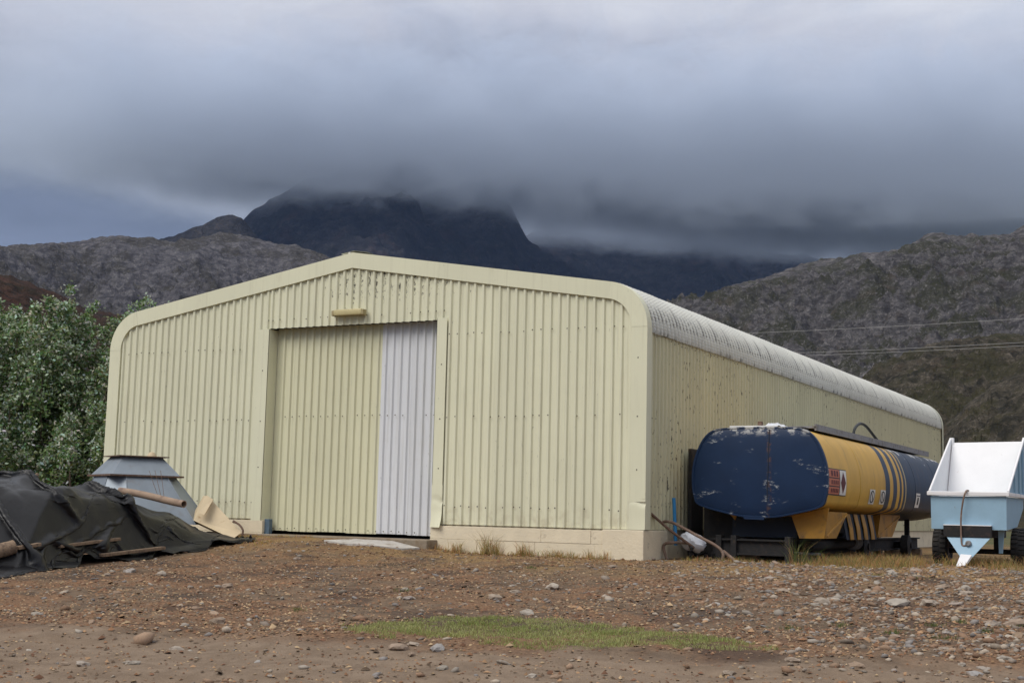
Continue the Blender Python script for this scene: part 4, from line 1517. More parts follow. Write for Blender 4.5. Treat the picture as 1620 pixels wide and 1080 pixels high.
Yj = 0.72
A = lambda px, py, Y=Yj: tuple(at_y(px, py, Y))
tube_thing('bent_tube_frame', [
    [A(1040, 833, 0.9), A(1047, 826, 0.85), A(1060, 825, 0.8), A(1078, 833), A(1105, 848), A(1130, 861), A(1142, 871), A(1144, 880), A(1141, 887)],
    [A(1056, 887), A(1050, 868), A(1052, 860), A(1062, 858), A(1086, 858, 0.9)],
], 0.026, 'rust_pipe', 'bent rusty tube frame lying against the corner pier', 'tube frame')
tube_thing('steel_rod', [[A(1023, 806, 0.35), A(1060, 838, 0.6), A(1098, 866, 0.9)]], 0.024, 'rusty_steel', 'dark rusty rod leaning up on the corner pier', 'rod')
tube_thing('loose_pipe', [[A(1145, 872, 0.95), A(1163, 887, 0.7)]], 0.03, 'rust_pipe', 'short grey pipe stub in the dirt at the tube frame foot', 'pipe')
tube_thing('blue_pipe', [[A(1066, 787, 1.0), A(1069, 862, 1.05)]], 0.032, 'blue_plastic', 'bright blue plastic pipe standing against the side wall', 'pipe')

# white sack
sv, sf = [], []
c0 = at_y(1096, 853, 1.05)
for i in range(17):
    th = math.pi * i / 16
    for k in range(22):
        ph = 2 * math.pi * k / 22
        r = 1 + 0.22 * float(pnoise(np.array([3 * math.cos(ph) * math.sin(th) + 5.3]), np.array([3 * math.sin(ph) * math.sin(th) + 2.5 * math.cos(th)]), 5)[0])
        sv.append((c0[0] + 0.22 * r * math.sin(th) * math.cos(ph), c0[1] + 0.17 * r * math.sin(th) * math.sin(ph), c0[2] - 0.04 + 0.16 * r * math.cos(th) + 0.06 * math.cos(ph) * math.sin(th) * -1))
for i in range(16):
    for k in range(22):
        sf.append((i * 22 + k, i * 22 + (k + 1) % 22, (i + 1) * 22 + (k + 1) % 22, (i + 1) * 22 + k))
o = MB().add(sv, sf).build('plastic_sack', M['white_sack'], smooth=True)
tag(o, 'crumpled white plastic sack in the junk by the shed corner', 'sack')
o = MB().box((0.10, 1.75, -0.5), (0.17, 2.35, 1.45), 0.01).build('steel_sheet', M['black_steel'])
tag(o, 'dark steel sheet standing between shed wall and tanker', 'sheet')
jk = MB()
for i in range(14):
    x, y = random.uniform(0.25, 0.95), random.uniform(0.9, 3.4)
    a = random.uniform(0, 3)
    l = random.uniform(0.2, 0.5)
    z = gz(x, y) + random.uniform(0.04, 0.22)
    jk.tube([(x - l * math.cos(a) / 2, y - l * math.sin(a) / 2, z), (x + l * math.cos(a) / 2, y + l * math.sin(a) / 2, z + random.uniform(-0.05, 0.1))], random.uniform(0.015, 0.05), 6)
o = jk.build('scrap_heap', M['black_steel'])
tag(o, 'heap of dark scrap metal bits under the tanker end', 'scrap', kind='stuff')

# ------------------------------------------------------------------ tarpaulin heap, left foreground
RH = np.array([math.cos(YAW), -math.sin(YAW)])
FH = np.array([math.sin(YAW), math.cos(YAW)])


def uv2xy(u, v):
    return CAM[0] + RH[0] * u + FH[0] * v, CAM[1] + RH[1] * u + FH[1] * v


def tarp_mat():
    m, n, bs = new_mat('black_tarp')
    pos = n.node('ShaderNodeNewGeometry').outputs['Position']
    dust = n.step(n.noise(pos, 1.3, 6, 0.65, 0.4), 0.40, 0.75)
    c = n.mix(dust, (0.004, 0.004, 0.005), (0.011, 0.011, 0.0125))
    n.put(bs.inputs['Base Color'], c)
    n.put(bs.inputs['Roughness'], n.math('MULTIPLY_ADD', dust, 0.25, 0.34))
    bs.inputs['Specular IOR Level'].default_value = 0.36
    b = n.node('ShaderNodeBump', None, Strength=0.15, Height=n.noise(pos, 14, 3, 0.5))
    b.inputs['Distance'].default_value = 0.02
    n.put(bs.inputs['Normal'], b.outputs[0])
    M['black_tarp'] = m


tarp_mat()
U_ = np.array([-9.6, -8.2, -7.5, -6.96, -6.5, -6.15, -5.8, -5.45, -5.1, -4.85, -4.6])
V0_ = np.array([17.2, 18.2, 18.7, 19.1, 20.7, 21.7, 22.6, 23.3, 23.9, 24.3, 24.75])
HT_ = np.array([1.05, 1.22, 1.24, 1.14, 0.95, 0.74, 0.50, 0.25, 0.13, 0.07, 0.04])
DP_ = np.array([5.6, 5.2, 5.0, 4.6, 3.6, 2.9, 2.3, 1.7, 1.2, 0.8, 0.35])
def tarp_height(u, s, v):
    """the heap under the sheet, above ground"""
    H = np.interp(u, U_, HT_)
    skirt = 0.02 * sstep(0.0, 0.03, s) + 0.10 * np.clip(s / 0.22, 0, 1)
    face = sstep(0.16 + 0.03 * np.sin(u * 2.1), 0.46, s) ** 0.75
    back = 1 - sstep(0.78, 1.0, s)
    lump = 0.22 * fbm(u * 0.9, v * 0.9, 2, 14) + 0.10 * np.abs(pnoise(u * 1.8, v * 1.8, 15))
    h = np.minimum(H, skirt) + np.maximum(0, H - 0.12) * face * (1 + lump) * (1 - 0.08 * sstep(0.5, 0.75, s))
    return h * back


def tarp_z(x, y):
    x, y = np.atleast_1d(x), np.atleast_1d(y)
    u = (x - CAM[0]) * RH[0] + (y - CAM[1]) * RH[1]
    v = (x - CAM[0]) * FH[0] + (y - CAM[1]) * FH[1]
    s_ = (v - np.interp(u, U_, V0_)) / np.interp(u, U_, DP_)
    z = ground_z(x, y) + np.where((s_ > 0) & (s_ < 1), np.maximum(0, tarp_height(u, np.clip(s_, 0, 1), v)), 0)
    return z


def tarp_hit(px, py, lift=0.0):
    d = FW * F_PX + RT * (px - 810) - UP * (py - 540)
    d = d / np.linalg.norm(d)
    t = np.arange(14, 34, 0.02)
    P = CAM[None, :] + d[None, :] * t[:, None]
    k = np.argmax(P[:, 2] < tarp_z(P[:, 0], P[:, 1]) + lift)
    return P[k]


def cloth_relax(P, slack, iters, seed, bend):
    """loose sheet settling on the heap: distance constraints a little longer than the heap is wide, gravity, contact"""
    rng = np.random.default_rng(seed)
    nu, nv, _ = P.shape
    P = P.copy()
    pairs = []
    for (a, b, st) in (((1, 0), None, 1.0), ((0, 1), None, 1.0), ((1, 1), None, 0.6), ((1, -1), None, 0.6), ((2, 0), None, bend), ((0, 2), None, bend)):
        du, dv = a
        for ph in range(2 * max(1, du, abs(dv)) if max(du, abs(dv)) > 1 else 2):
            if du:
                i0 = np.arange(0, nu - du)
                i0 = i0[(i0 // du) % 2 == ph % 2]
                j0 = np.arange(max(0, -dv), nv - max(0, dv))
            else:
                i0 = np.arange(nu)
                j0 = np.arange(0, nv - dv)
                j0 = j0[(j0 // dv) % 2 == ph % 2]
            I, J = np.meshgrid(i0, j0, indexing='ij')
            pairs.append(((I, J), (I + du, J + dv), st))
    rest = [np.linalg.norm(P[a] - P[b], axis=-1) * slack for a, b, st in pairs]
    P[..., 2] += 0.02 + 0.02 * rng.normal(size=(nu, nv))
    vel = np.zeros_like(P)
    edge = P[:, -1].copy()
    for it in range(iters):
        old = P.copy()
        P += vel * 0.9
        P[..., 2] -= 0.0012
        for rep_ in range(2):
            for (a, b, st), r in zip(pairs, rest):
                d = P[b] - P[a]
                L = np.linalg.norm(d, axis=-1) + 1e-9
                c = (0.5 * st * (L - r) / L)[..., None] * d
                P[a] += c
                P[b] -= c
        if it % 2 == 0 or it > iters - 4:
            low = tarp_z(P[..., 0].ravel(), P[..., 1].ravel()).reshape(nu, nv) + 0.012
        hit = P[..., 2] < low
        P[..., 2] = np.where(hit, low, P[..., 2])
        P[:, -1] = edge
        vel = (P - old)
        vel[hit] *= 0.3
        vel = np.clip(vel, -0.05, 0.05)
    return P


def upsample(P):
    nu, nv, _ = P.shape
    Q = np.zeros((2 * nu - 1, 2 * nv - 1, 3))
    Q[::2, ::2] = P
    Q[1::2, ::2] = (P[1:] + P[:-1]) / 2
    Q[:, 1::2] = (Q[:, 2::2] + Q[:, :-1:2]) / 2
    return Q


nu, nv = 66, 54
uu, ssn = np.meshgrid(np.linspace(U_[0], U_[-1], nu), np.linspace(0, 1, nv) ** 1.15, indexing='ij')
v0 = np.interp(uu, U_, V0_) + 0.14 * fbm(uu * 2.3, uu * 0, 3, 6)
vv = v0 + np.interp(uu, U_, DP_) * ssn
TX, TY = uv2xy(uu, vv)
TP = np.stack([TX, TY, tarp_z(TX.ravel(), TY.ravel()).reshape(TX.shape) + 0.01], 2)
TP = cloth_relax(TP, 1.065, 60, 3, 0.25)
TP = cloth_relax(upsample(TP), 1.035, 40, 4, 0.25)
TP = cloth_relax(upsample(TP), 1.022, 14, 5, 0.3)
nu, nv, _ = TP.shape
tarp = fast_mesh('tarpaulin', TP.reshape(-1, 3), grid_faces(nu, nv), [M['black_tarp']], smooth=True)
tag(tarp, 'wrinkled black plastic tarpaulin draped over a heap left of the door', 'tarpaulin')
sol = tarp.modifiers.new('thickness', 'SOLIDIFY')
sol.thickness = 0.005


from mathutils.bvhtree import BVHTree
TARP_BVH = BVHTree.FromPolygons([Vector(p) for p in TP.reshape(-1, 3)], [tuple(int(k) for k in q) for q in grid_faces(nu, nv)])


def tarp_hit(px, py, lift=0.0):
    d = FW * F_PX + RT * (px - 810) - UP * (py - 540)
    h = TARP_BVH.ray_cast(Vector(CAM), Vector(d).normalized())[0]
    return np.array(h if h is not None else ground_hit(px, py)) + np.array([0, 0, lift])


def on_tarp(px, py, D):
    return at(px, py, D)


def pole(name, a, b, r0, r1, mat, label, cat, n=14, hollow=True):
    a, b = np.array(a), np.array(b)
    d = (b - a) / np.linalg.norm(b - a)
    L = np.linalg.norm(b - a)
    root = MB()
    wob = [a + d * L * t + np.array([0, 0, 0.012 * math.sin(5 * t)]) for t in np.linspace(0, 1, 7)]
    root.tube(wob, list(np.linspace(r0, r1, 7)), n, cap=not hollow)
    if hollow:
        root.tube(wob, list(np.linspace(r0 * 0.8, r1 * 0.8, 7)), n, cap=False)
        B = len(root.v)
        # annular end faces
        for e in (0, 6):
            o0, i0 = e * n, 7 * n + e * n
            for k in range(n):
                root.f.append((o0 + k, o0 + (k + 1) % n, i0 + (k + 1) % n, i0 + k))
    o = root.build(name, M[mat], smooth=True, fix=not hollow)
    return tag(o, label, cat)


pole('clay_pipe', at(190, 776, 24.0), at(291, 796, 23.0), 0.062, 0.062, 'pale_pipe', 'pale hollow pipe poking out of the tarpaulin towards the door', 'pipe')
pole('log', tuple(tarp_hit(-40, 893, 0.08)), tuple(tarp_hit(22, 874, 0.10)), 0.12, 0.10, 'weathered_wood', 'cut log weighing down the tarpaulin at the left edge', 'log', hollow=False)


def plank(a, b, wd, th, label):
    a, b = Vector(a), Vector(b)
    d = b - a
    Mx = Matrix.Translation(a) @ d.to_track_quat('X', 'Z').to_matrix().to_4x4()
    o = MB().box((0, -wd / 2, -th / 2), (d.length, wd / 2, th / 2), 0.006, M=Mx).build('plank', M['weathered_wood'])
    return tag(o, label, 'plank', 'planks on the tarpaulin')


plank(tarp_hit(92, 868, 0.04), tarp_hit(187, 857, 0.05), 0.10, 0.045, 'upper plank holding the tarpaulin skirt, halfway along it')
plank(tarp_hit(160, 882, 0.04), tarp_hit(258, 871, 0.05), 0.10, 0.05, 'lower plank along the tarpaulin edge nearest the yard')
plank(tarp_hit(26, 872, 0.05), tarp_hit(62, 866, 0.05), 0.10, 0.05, 'short plank end beside the cut log on the tarpaulin')
o = plank(at(44, 768, 23.3), at(60, 749, 23.4), 0.09, 0.05, 'timber end sticking out behind the top of the tarpaulin')

# ------------------------------------------------------------------ galvanised hood behind the tarpaulin
HC = at(214, 754, 25.6)
hood = empty('metal_hood', (HC[0], HC[1], gz(HC[0], HC[1])))
tag(hood, 'upturned galvanised sheet metal hopper behind the tarpaulin heap', 'hopper')
HI = Matrix.Translation(-Vector(hood.location))


def hd(o):
    o.parent = hood
    o.matrix_parent_inverse = HI
    return o


HROT = math.radians(62)


def sq(side, z, dx=0.0, dy=0.0, cut=0.0, rot=HROT):
    h = side / 2
    if cut:
        c = cut * side
        p = [(h, -h + c), (h, h - c), (h - c, h), (-h + c, h), (-h, h - c), (-h, -h + c), (-h + c, -h), (h - c, -h)]
    else:
        p = [(h, -h), (h, h), (-h, h), (-h, -h)]
    co, si = math.cos(rot), math.sin(rot)
    return [(HC[0] + dx + x * co - y * si, HC[1] + dy + x * si + y * co, z) for x, y in p]


zt, zm, zb = 1.09, 0.735, -0.12
S0, S1, S2 = 0.74, 1.28, 2.20
hd(MB().frustum(sq(S1, zm + 0.012), sq(S0, zt)).build('upper_cone', M['galvanised']))
hd(MB().frustum(sq(S2, zb, RH[0] * 0.18, RH[1] * 0.18, 0.22), sq(S1, zm - 0.012, 0, 0, 0.20)).build('lower_cone', M['galvanised']))
fl = MB()
fl.frustum(sq(S0 + 0.20, zt), sq(S0 + 0.20, zt + 0.018), True, True)
hd(fl.build('top_flange', M['rusty_steel']))
hd(MB().frustum(sq(S1 + 0.10, zm - 0.012), sq(S1 + 0.10, zm + 0.02), True, True).build('middle_flange', M['rusty_steel']))
top, bot = sq(S1, zm - 0.012, 0, 0, 0.20), sq(S2, zb, RH[0] * 0.18, RH[1] * 0.18, 0.22)
for i in range(8):
    hd(MB().tube([top[i], bot[i]], 0.011, 6).build('seam_rib', M['galvanised']))
wires = MB()
for k in range(3):
    a = at(236 + k * 9, 744, 24.5)
    wires.tube(catmull([a, at(243 + k * 7, 765, 24.3), at(252 + k * 4, 790, 24.1)], 4), 0.004, 4)
hd(wires.build('tie_wires', M['rusty_steel']))
o = MB().lathe([(0.0, 0.09), (0.05, 0.075), (0.085, 0.02), (0.09, 0.0)], tuple(at(240, 722, 25.5) - np.array([0, 0, 0.0])), (0, 0, 1), 12).build('lid', M['beige_panel'], smooth=True)
tag(o, 'small pale lid resting on the galvanised hopper top', 'lid')

# rubble under the hood, straw, beige chute
rb = MB()
for i in range(46):
    c = at(random.uniform(255, 345), random.uniform(826, 846), random.uniform(25.0, 26.2))
    s = random.uniform(0.04, 0.14)
    Mx = Matrix.Translation((c[0], c[1], gz(c[0], c[1]) + s * 0.3)) @ Matrix.Rotation(random.uniform(0, 6), 4, Vector((random.random(), random.random(), 1)).normalized())
    rb.box((-s, -s * 0.7, -s * 0.5), (s, s * 0.7, s * 0.5), s * 0.2, M=Mx)
tag(rb.build('rubble', M['rubble_dark']), 'dark broken rubble under the galvanised hopper', 'rubble', kind='stuff')
ch = empty('chute', tuple(at(345, 845, 24.9)))
tag(ch, 'torn beige sheet metal chute lying against the shed plinth', 'chute')
CI = Matrix.Translation(-Vector(ch.location))
qa, qb, qc, qd = at(307, 823, 24.9), at(329, 784, 25.3), at(382, 842, 24.7), at(368, 852, 24.5)
qe = at(352, 818, 25.1)
o = MB().prism([qa, qb, qe, qc, qd], (-0.30, 0.22, 0.0)).build('side_plate', M['beige_panel'])
o.parent, o.matrix_parent_inverse = ch, CI
lip = MB().prism([at(314, 810, 24.85), at(327, 783, 25.2), at(338, 790, 25.15), at(324, 814, 24.8)], (0.03, -0.05, 0.0)).build('folded_lip', M['decal_white'])
lip.data.materials[0] = M['beige_panel']
lip.parent, lip.matrix_parent_inverse = ch, CI
tr_ = MB().tube(catmull([at(369, 824, 24.75), at(378, 829, 24.7), at(384, 838, 24.62), at(383, 846, 24.6)], 4), [0.03, 0.025, 0.02, 0.02, 0.02, 0.02, 0.02, 0.02, 0.02, 0.02, 0.02, 0.02, 0.015], 5).build('torn_edge', M['rusty_steel'])
tr_.parent, tr_.matrix_parent_inverse = ch, CI


# ------------------------------------------------------------------ foliage
def leaf_cloud(C, Nrm, size, cols, rng, asp=0.62):
    """quads folded at the midrib are overkill here: kite-shaped leaves, one quad each"""
    n = len(C)
    a = rng.normal(size=(n, 3))
    a -= Nrm * np.sum(a * Nrm, 1, keepdims=True)
    a /= np.linalg.norm(a, axis=1, keepdims=True) + 1e-9
    b = np.cross(Nrm, a)
    s = size[:, None]
    V = np.stack([C - a * s, C + b * s * asp - a * s * 0.1, C + a * s, C - b * s * asp - a * s * 0.1], 1).reshape(-1, 3)
    Fc = np.arange(n * 4).reshape(n, 4)
    return V, Fc, np.repeat(cols, 4, axis=0)


def poplar(name, base, h, rx, n_shoot, label, seed, leaves=260, group='silvery poplar shrubs'):
    rng = np.random.default_rng(seed)
    root = empty(name, (base[0], base[1], gz(*base)))
    tag(root, label, 'tree', group)
    inv = Matrix.Translation(-Vector(root.location))
    bz = gz(*base)
    stems = MB()
    Cs, Ns, Ss, Ks = [], [], [], []
    for k in range(n_shoot):
        ang = rng.uniform(0, 2 * math.pi)
        rr = math.sqrt(rng.uniform(0, 1)) * rx
        tip_h = h * (1 - 0.38 * (rr / rx) ** 2) * rng.uniform(0.80, 1.05)
        tip = np.array([base[0] + rr * math.cos(ang), base[1] + rr * math.sin(ang), bz + tip_h])
        low = np.array([base[0] + 0.18 * rr * math.cos(ang), base[1] + 0.18 * rr * math.sin(ang), bz - 0.05])
        mid = low * 0.45 + tip * 0.55 + np.array([math.cos(ang), math.sin(ang), 0]) * rr * 0.28
        path = catmull([low, mid, tip], 6)
        if k < 14:
            stems.tube(path, list(np.linspace(0.05, 0.008, len(path))), 5)
        P = np.array(path)
        m = leaves
        t = rng.beta(2.2, 1.05, m)
        ip = t * (len(P) - 1)
        i0 = np.clip(ip.astype(int), 0, len(P) - 2)
        c = P[i0] + (P[i0 + 1] - P[i0]) * (ip - i0)[:, None]
        # twig-wise clumps: leaves sit in small sprays off the shoot
        nsp = 34
        spr = rng.integers(0, nsp, m)
        sd = rng.normal(size=(nsp, 3))
        sd[:, 2] = np.abs(sd[:, 2]) * 0.5
        sd /= np.linalg.norm(sd, axis=1, keepdims=True)
        st_ = rng.beta(2.0, 1.0, nsp)
        ip = st_[spr] * (len(P) - 1)
        i0 = np.clip(ip.astype(int), 0, len(P) - 2)
        c = P[i0] + (P[i0 + 1] - P[i0]) * (ip - i0)[:, None]
        reach = (0.62 * (1 - st_[spr]) + 0.12)
        c = c + sd[spr] * (reach * rng.uniform(0.15, 1.0, m))[:, None] + rng.normal(size=(m, 3)) * 0.055
        nr = rng.normal(size=(m, 3)) + np.array([0, 0, 0.9])
        nr /= np.linalg.norm(nr, axis=1, keepdims=True)
        sz = rng.uniform(0.020, 0.056, m)
        white = rng.random(m) < np.where(st_[spr] > 0.70, 0.48, 0.20)
        gr = np.stack([rng.uniform(0.10, 0.18, m), rng.uniform(0.155, 0.245, m), rng.uniform(0.06, 0.10, m)], 1)
        wh = np.stack([rng.uniform(0.38, 0.55, m), rng.uniform(0.44, 0.60, m), rng.uniform(0.34, 0.50, m)], 1)
        Cs.append(c)
        Ns.append(nr)
        Ss.append(sz)
        Ks.append(np.where(white[:, None], wh, gr))
    V, Fc, K = leaf_cloud(np.vstack(Cs), np.vstack(Ns), np.concatenate(Ss), np.vstack(Ks), rng)
    cr = fast_mesh('crown', V, Fc, [M['leaf']], col=K)
    cr.parent, cr.matrix_parent_inverse = root, inv
    tk_ = stems.build('trunk', M['bark'], smooth=True, fix=False)
    tk_.parent, tk_.matrix_parent_inverse = root, inv
    return root


poplar('poplar_tree', (-16.6, 0.9), 5.3, 1.5, 58, 'tallest silvery leaved poplar at the left picture edge', 101, 760)
poplar('poplar_tree', (-14.9, 1.4), 5.55, 1.35, 58, 'silvery leaved poplar midway between picture edge and shed', 102, 760)
poplar('poplar_tree', (-13.5, 2.2), 5.25, 1.2, 60, 'silvery leaved poplar right beside the shed corner', 103, 760)
poplar('poplar_tree', (-18.6, 3.4), 5.5, 1.8, 52, 'silvery leaved poplar farthest back, seen at the left edge', 104, 460)
poplar('poplar_tree', (-15.6, 4.6), 5.6, 1.6, 50, 'silvery leaved poplar standing behind the other two', 105, 460)
poplar('poplar_tree', (-15.4, -0.5), 3.0, 1.2, 40, 'low dark poplar bush just above the tarpaulin heap', 106, 640)
poplar('poplar_tree', (-13.3, 0.6), 2.7, 0.9, 34, 'low poplar bush beside the galvanised hopper', 107, 640)


# ------------------------------------------------------------------ grass
def blades(name, xy, hgt, wid, cols, lean, label, seed, cat='grass', parent=None):
    rng = np.random.default_rng(seed)
    n = len(xy)
    z = ground_z(xy[:, 0], xy[:, 1])
    ang = rng.uniform(0, 2 * math.pi, n)
    side = np.stack([np.cos(ang), np.sin(ang), np.zeros(n)], 1) * wid[:, None]
    ld = rng.uniform(0, 2 * math.pi, n)
    L = np.stack([np.cos(ld), np.sin(ld), np.zeros(n)], 1) * (lean * hgt * rng.uniform(0.2, 1.3, n))[:, None]
    B = np.stack([xy[:, 0], xy[:, 1], z - 0.008], 1)
    m = B + L * 0.35
    m[:, 2] += hgt * 0.6
    t = B + L
    t[:, 2] += hgt
    V = np.stack([B - side, B + side, m + side * 0.7, m - side * 0.7, t], 1).reshape(-1, 3)
    o = np.arange(n)[:, None] * 5
    F4 = o + np.array([[0, 1, 2, 3]])
    F3 = np.concatenate([o + 3, o + 2, o + 4, o + 4], 1)
    Fc = np.vstack([F4, F3[:, [0, 1, 2, 2]]])
    K = np.repeat(cols, 5, axis=0)
    me_faces = [tuple(q) for q in F4] + [tuple(q) for q in F3[:, :3]]
    me = bpy.data.meshes.new(name)
    me.from_pydata(V.tolist(), [], me_faces)
    at_ = me.color_attributes.new('tint', 'FLOAT_COLOR', 'POINT')
    at_.data.foreach_set('color', np.hstack([K, np.ones((len(K), 1))]).astype(np.float32).ravel())
    me.materials.append(M['grass_blade'])
    me.update()
    ob = link(bpy.data.objects.new(name, me))
    return tag(ob, label, cat, kind='stuff')


def in_poly(x, y, poly):
    inside = np.zeros(len(x), bool)
    n = len(poly)
    for i in range(n):
        (x1, y1), (x2, y2) = poly[i], poly[(i + 1) % n]
        c = ((y1 > y) != (y2 > y)) & (x < (x2 - x1) * (y - y1) / (y2 - y1 + 1e-12) + x1)
        inside ^= c
    return inside


strip_px = [(528, 997), (570, 988), (640, 984), (700, 976), (790, 975), (880, 980), (960, 990), (1030, 996), (1110, 1004), (1160, 1012), (1205, 1020), (1228, 1030),
            (1150, 1031), (1090, 1026), (1010, 1022), (950, 1026), (880, 1031), (810, 1024), (740, 1010), (660, 1004), (600, 1006)]
strip = [tuple(ground_hit(*p)[:2]) for p in strip_px]
rg = np.random.default_rng(31)
sx, sy = [p[0] for p in strip], [p[1] for p in strip]
xy = np.stack([rg.uniform(min(sx) - .2, max(sx) + .2, 70000), rg.uniform(min(sy) - .2, max(sy) + .2, 70000)], 1)
jit = 0.30 * np.stack([fbm(xy[:, 0] * 3, xy[:, 1] * 3, 3, 1), fbm(xy[:, 0] * 3, xy[:, 1] * 3, 3, 2)], 1)
ok = in_poly(xy[:, 0] + jit[:, 0], xy[:, 1] + jit[:, 1], strip) & (rg.random(len(xy)) < 0.75 + 0.25 * fbm(xy[:, 0] * 2, xy[:, 1] * 2, 2, 5))
xy = xy[ok]
n = len(xy)
mixk = np.clip(0.5 + 0.9 * fbm(xy[:, 0] * 1.6, xy[:, 1] * 1.6, 3, 12) + rg.normal(size=n) * 0.18, 0, 1)[:, None]
cg = np.array([[0.24, 0.29, 0.085]]) * (1 - mixk) + np.array([[0.41, 0.40, 0.18]]) * mixk
dry = rg.random(n) < 0.2
cg[dry] = np.array([0.28, 0.22, 0.10])
tus = np.clip(0.8 + 1.1 * fbm(xy[:, 0] * 4, xy[:, 1] * 4, 3, 44), 0.35, 1.7)
blades('grass', xy, rg.uniform(0.018, 0.05, n) * tus, rg.uniform(0.002, 0.0042, n), cg * rg.uniform(0.8, 1.2, (n, 1)), 0.7, 'long strip of short green grass across the bare yard', 32)


def dry_patch(spots, label, seed, hmax=0.35, per=60, green=0.1, name='dry_grass'):
    rng = np.random.default_rng(seed)
    X, H = [], []
    for (x, y, r, k, hm) in spots:
        m = int(per * k)
        a, q = rng.uniform(0, 2 * math.pi, m), np.abs(rng.normal(size=m)) * r * 0.6
        X.append(np.stack([x + q * np.cos(a), y + q * np.sin(a)], 1))
        H.append(rng.uniform(0.25, 1.0, m) * hm)
    X, H = np.vstack(X), np.concatenate(H)
    n = len(X)
    c = np.stack([rng.uniform(0.30, 0.52, n), rng.uniform(0.20, 0.34, n), rng.uniform(0.08, 0.15, n)], 1)
    gsel = rng.random(n) < green
    c[gsel] = np.stack([rng.uniform(0.09, 0.14, n), rng.uniform(0.12, 0.17, n), rng.uniform(0.04, 0.06, n)], 1)[gsel]
    return blades(name, X, H, np.full(n, 0.0035), c, 0.75, label, seed + 1)


rs = np.random.default_rng(5)
dry_patch([(x, -0.10 - abs(rs.normal()) * 0.10, 0.12, rs.uniform(0.3, 1.0), rs.uniform(0.06, 0.22)) for x in np.arange(-3.95, -0.6, 0.10)] +
          [(-2.95, -0.13, 0.14, 1.6, 0.52), (-2.75, -0.15, 0.12, 1.2, 0.36), (-2.2, -0.2, 0.14, 1.3, 0.30), (-3.5, -0.14, 0.12, 1.2, 0.30)],
          'dry yellow grass along the plinth right of the door', 51)
dry_patch([(rs.uniform(0.6, 4.2), rs.uniform(0.3, 1.5), 0.35, rs.uniform(0.5, 1.2), rs.uniform(0.05, 0.13)) for _ in range(60)] +
          [(rs.uniform(2.3, 4.0), rs.uniform(0.7, 3.4), 0.3, rs.uniform(1.2, 2.6), rs.uniform(0.08, 0.28)) for _ in range(75)] +
          [(rs.uniform(4.2, 6.5), rs.uniform(2.0, 6.5), 0.35, rs.uniform(0.8, 1.6), rs.uniform(0.12, 0.3)) for _ in range(60)],
          'dry straw grass around the tanker and trailer wheels', 53, green=0.16)
dry_patch([(rs.uniform(-9.6, -6.2), rs.uniform(-2.2, -0.3), 0.25, rs.uniform(0.5, 1.0), rs.uniform(0.03, 0.09)) for _ in range(70)] +
          [tuple(at(random.uniform(318, 385), 846, 24.8)[:2]) + (0.16, 1.2, 0.16) for _ in range(22)],
          'dry straw litter left of the door by the beige chute', 55, green=0.0)
spots = []
for px, py in ((1330, 990), (1415, 1002), (1250, 995), (1475, 990), (1520, 985), (1560, 1000), (1600, 990), (1390, 910), (1450, 915), (840, 898), (1500, 1010), (640, 935), (470, 965)):
    p = ground_hit(px, py)
    spots.append((p[0], p[1], 0.16, 1.6, 0.055))
dry_patch(spots, 'small green weeds between the stones of the yard', 57, green=0.92, name='weeds')
pl_ = dry_patch([(2.28, 0.95, 0.14, 1.2, 0.55), (2.45, 1.0, 0.16, 0.6, 0.4)], 'spindly green weed growing at the tanker end', 59, green=0.75, name='tall_weed')


def shrub(name, c, r, h, n, label, seed, col=(0.05, 0.085, 0.03)):
    rng = np.random.default_rng(seed)
    d = rng.normal(size=(n, 3))
    d /= np.linalg.norm(d, axis=1, keepdims=True)
    lump = 0.75 + 0.35 * pnoise(d[:, 0] * 2.5 + 4, d[:, 1] * 2.5 + d[:, 2] * 2, seed)
    rad = lump * rng.beta(3, 1, n)
    C_ = np.array([c[0], c[1], gz(c[0], c[1]) + h * 0.45]) + d * rad[:, None] * np.array([r, r, h * 0.55])
    nr = rng.normal(size=(n, 3)) + np.array([0, 0, 0.6])
    nr /= np.linalg.norm(nr, axis=1, keepdims=True)
    K = np.array(col) * rng.uniform(0.6, 1.5, (n, 1))
    V, Fc, K = leaf_cloud(C_, nr, rng.uniform(0.04, 0.09, n), K, rng)
    root = empty(name, (c[0], c[1], gz(c[0], c[1])))
    tag(root, label, 'shrub')
    inv = Matrix.Translation(-Vector(root.location))
    o1 = fast_mesh('foliage', V, Fc, [M['leaf']], col=K)
    o1.parent, o1.matrix_parent_inverse = root, inv
    st_ = MB()
    for k in range(6):
        a = k * 1.05
        st_.tube([(c[0], c[1], gz(c[0], c[1]) - 0.05), (c[0] + r * 0.5 * math.cos(a), c[1] + r * 0.5 * math.sin(a), gz(c[0], c[1]) + h * 0.6)], [0.03, 0.01], 5)
    o2 = st_.build('stem', M['bark'], fix=False)
    o2.parent, o2.matrix_parent_inverse = root, inv


shrub('shrub', (6.9, 16.0), 1.3, 1.9, 5000, 'green shrub behind the trailer at the right picture edge', 201)
shrub('shrub', (4.4, 31.0), 2.0, 2.4, 5000, 'dark shrub beyond the far end of the shed', 202, (0.04, 0.055, 0.03))
shrub('shrub', (7.4, 36.0), 2.6, 2.6, 5000, 'broad dark shrub in the distance above the trailer', 203, (0.045, 0.055, 0.03))

# ------------------------------------------------------------------ stones
ico = bmesh.new()
bmesh.ops.create_icosphere(ico, subdivisions=1, radius=1.0)
ICO_V = np.array([v.co[:] for v in ico.verts])
ICO_F = np.array([[v.index for v in f.verts] for f in ico.faces])
ico.free()
OCT_V = np.array([(1, 0, 0), (0, 1, 0), (-1, 0, 0), (0, -1, 0), (0, 0, 1), (0, 0, -1.0)])
OCT_F = np.array([(0, 1, 4), (1, 2, 4), (2, 3, 4), (3, 0, 4)])


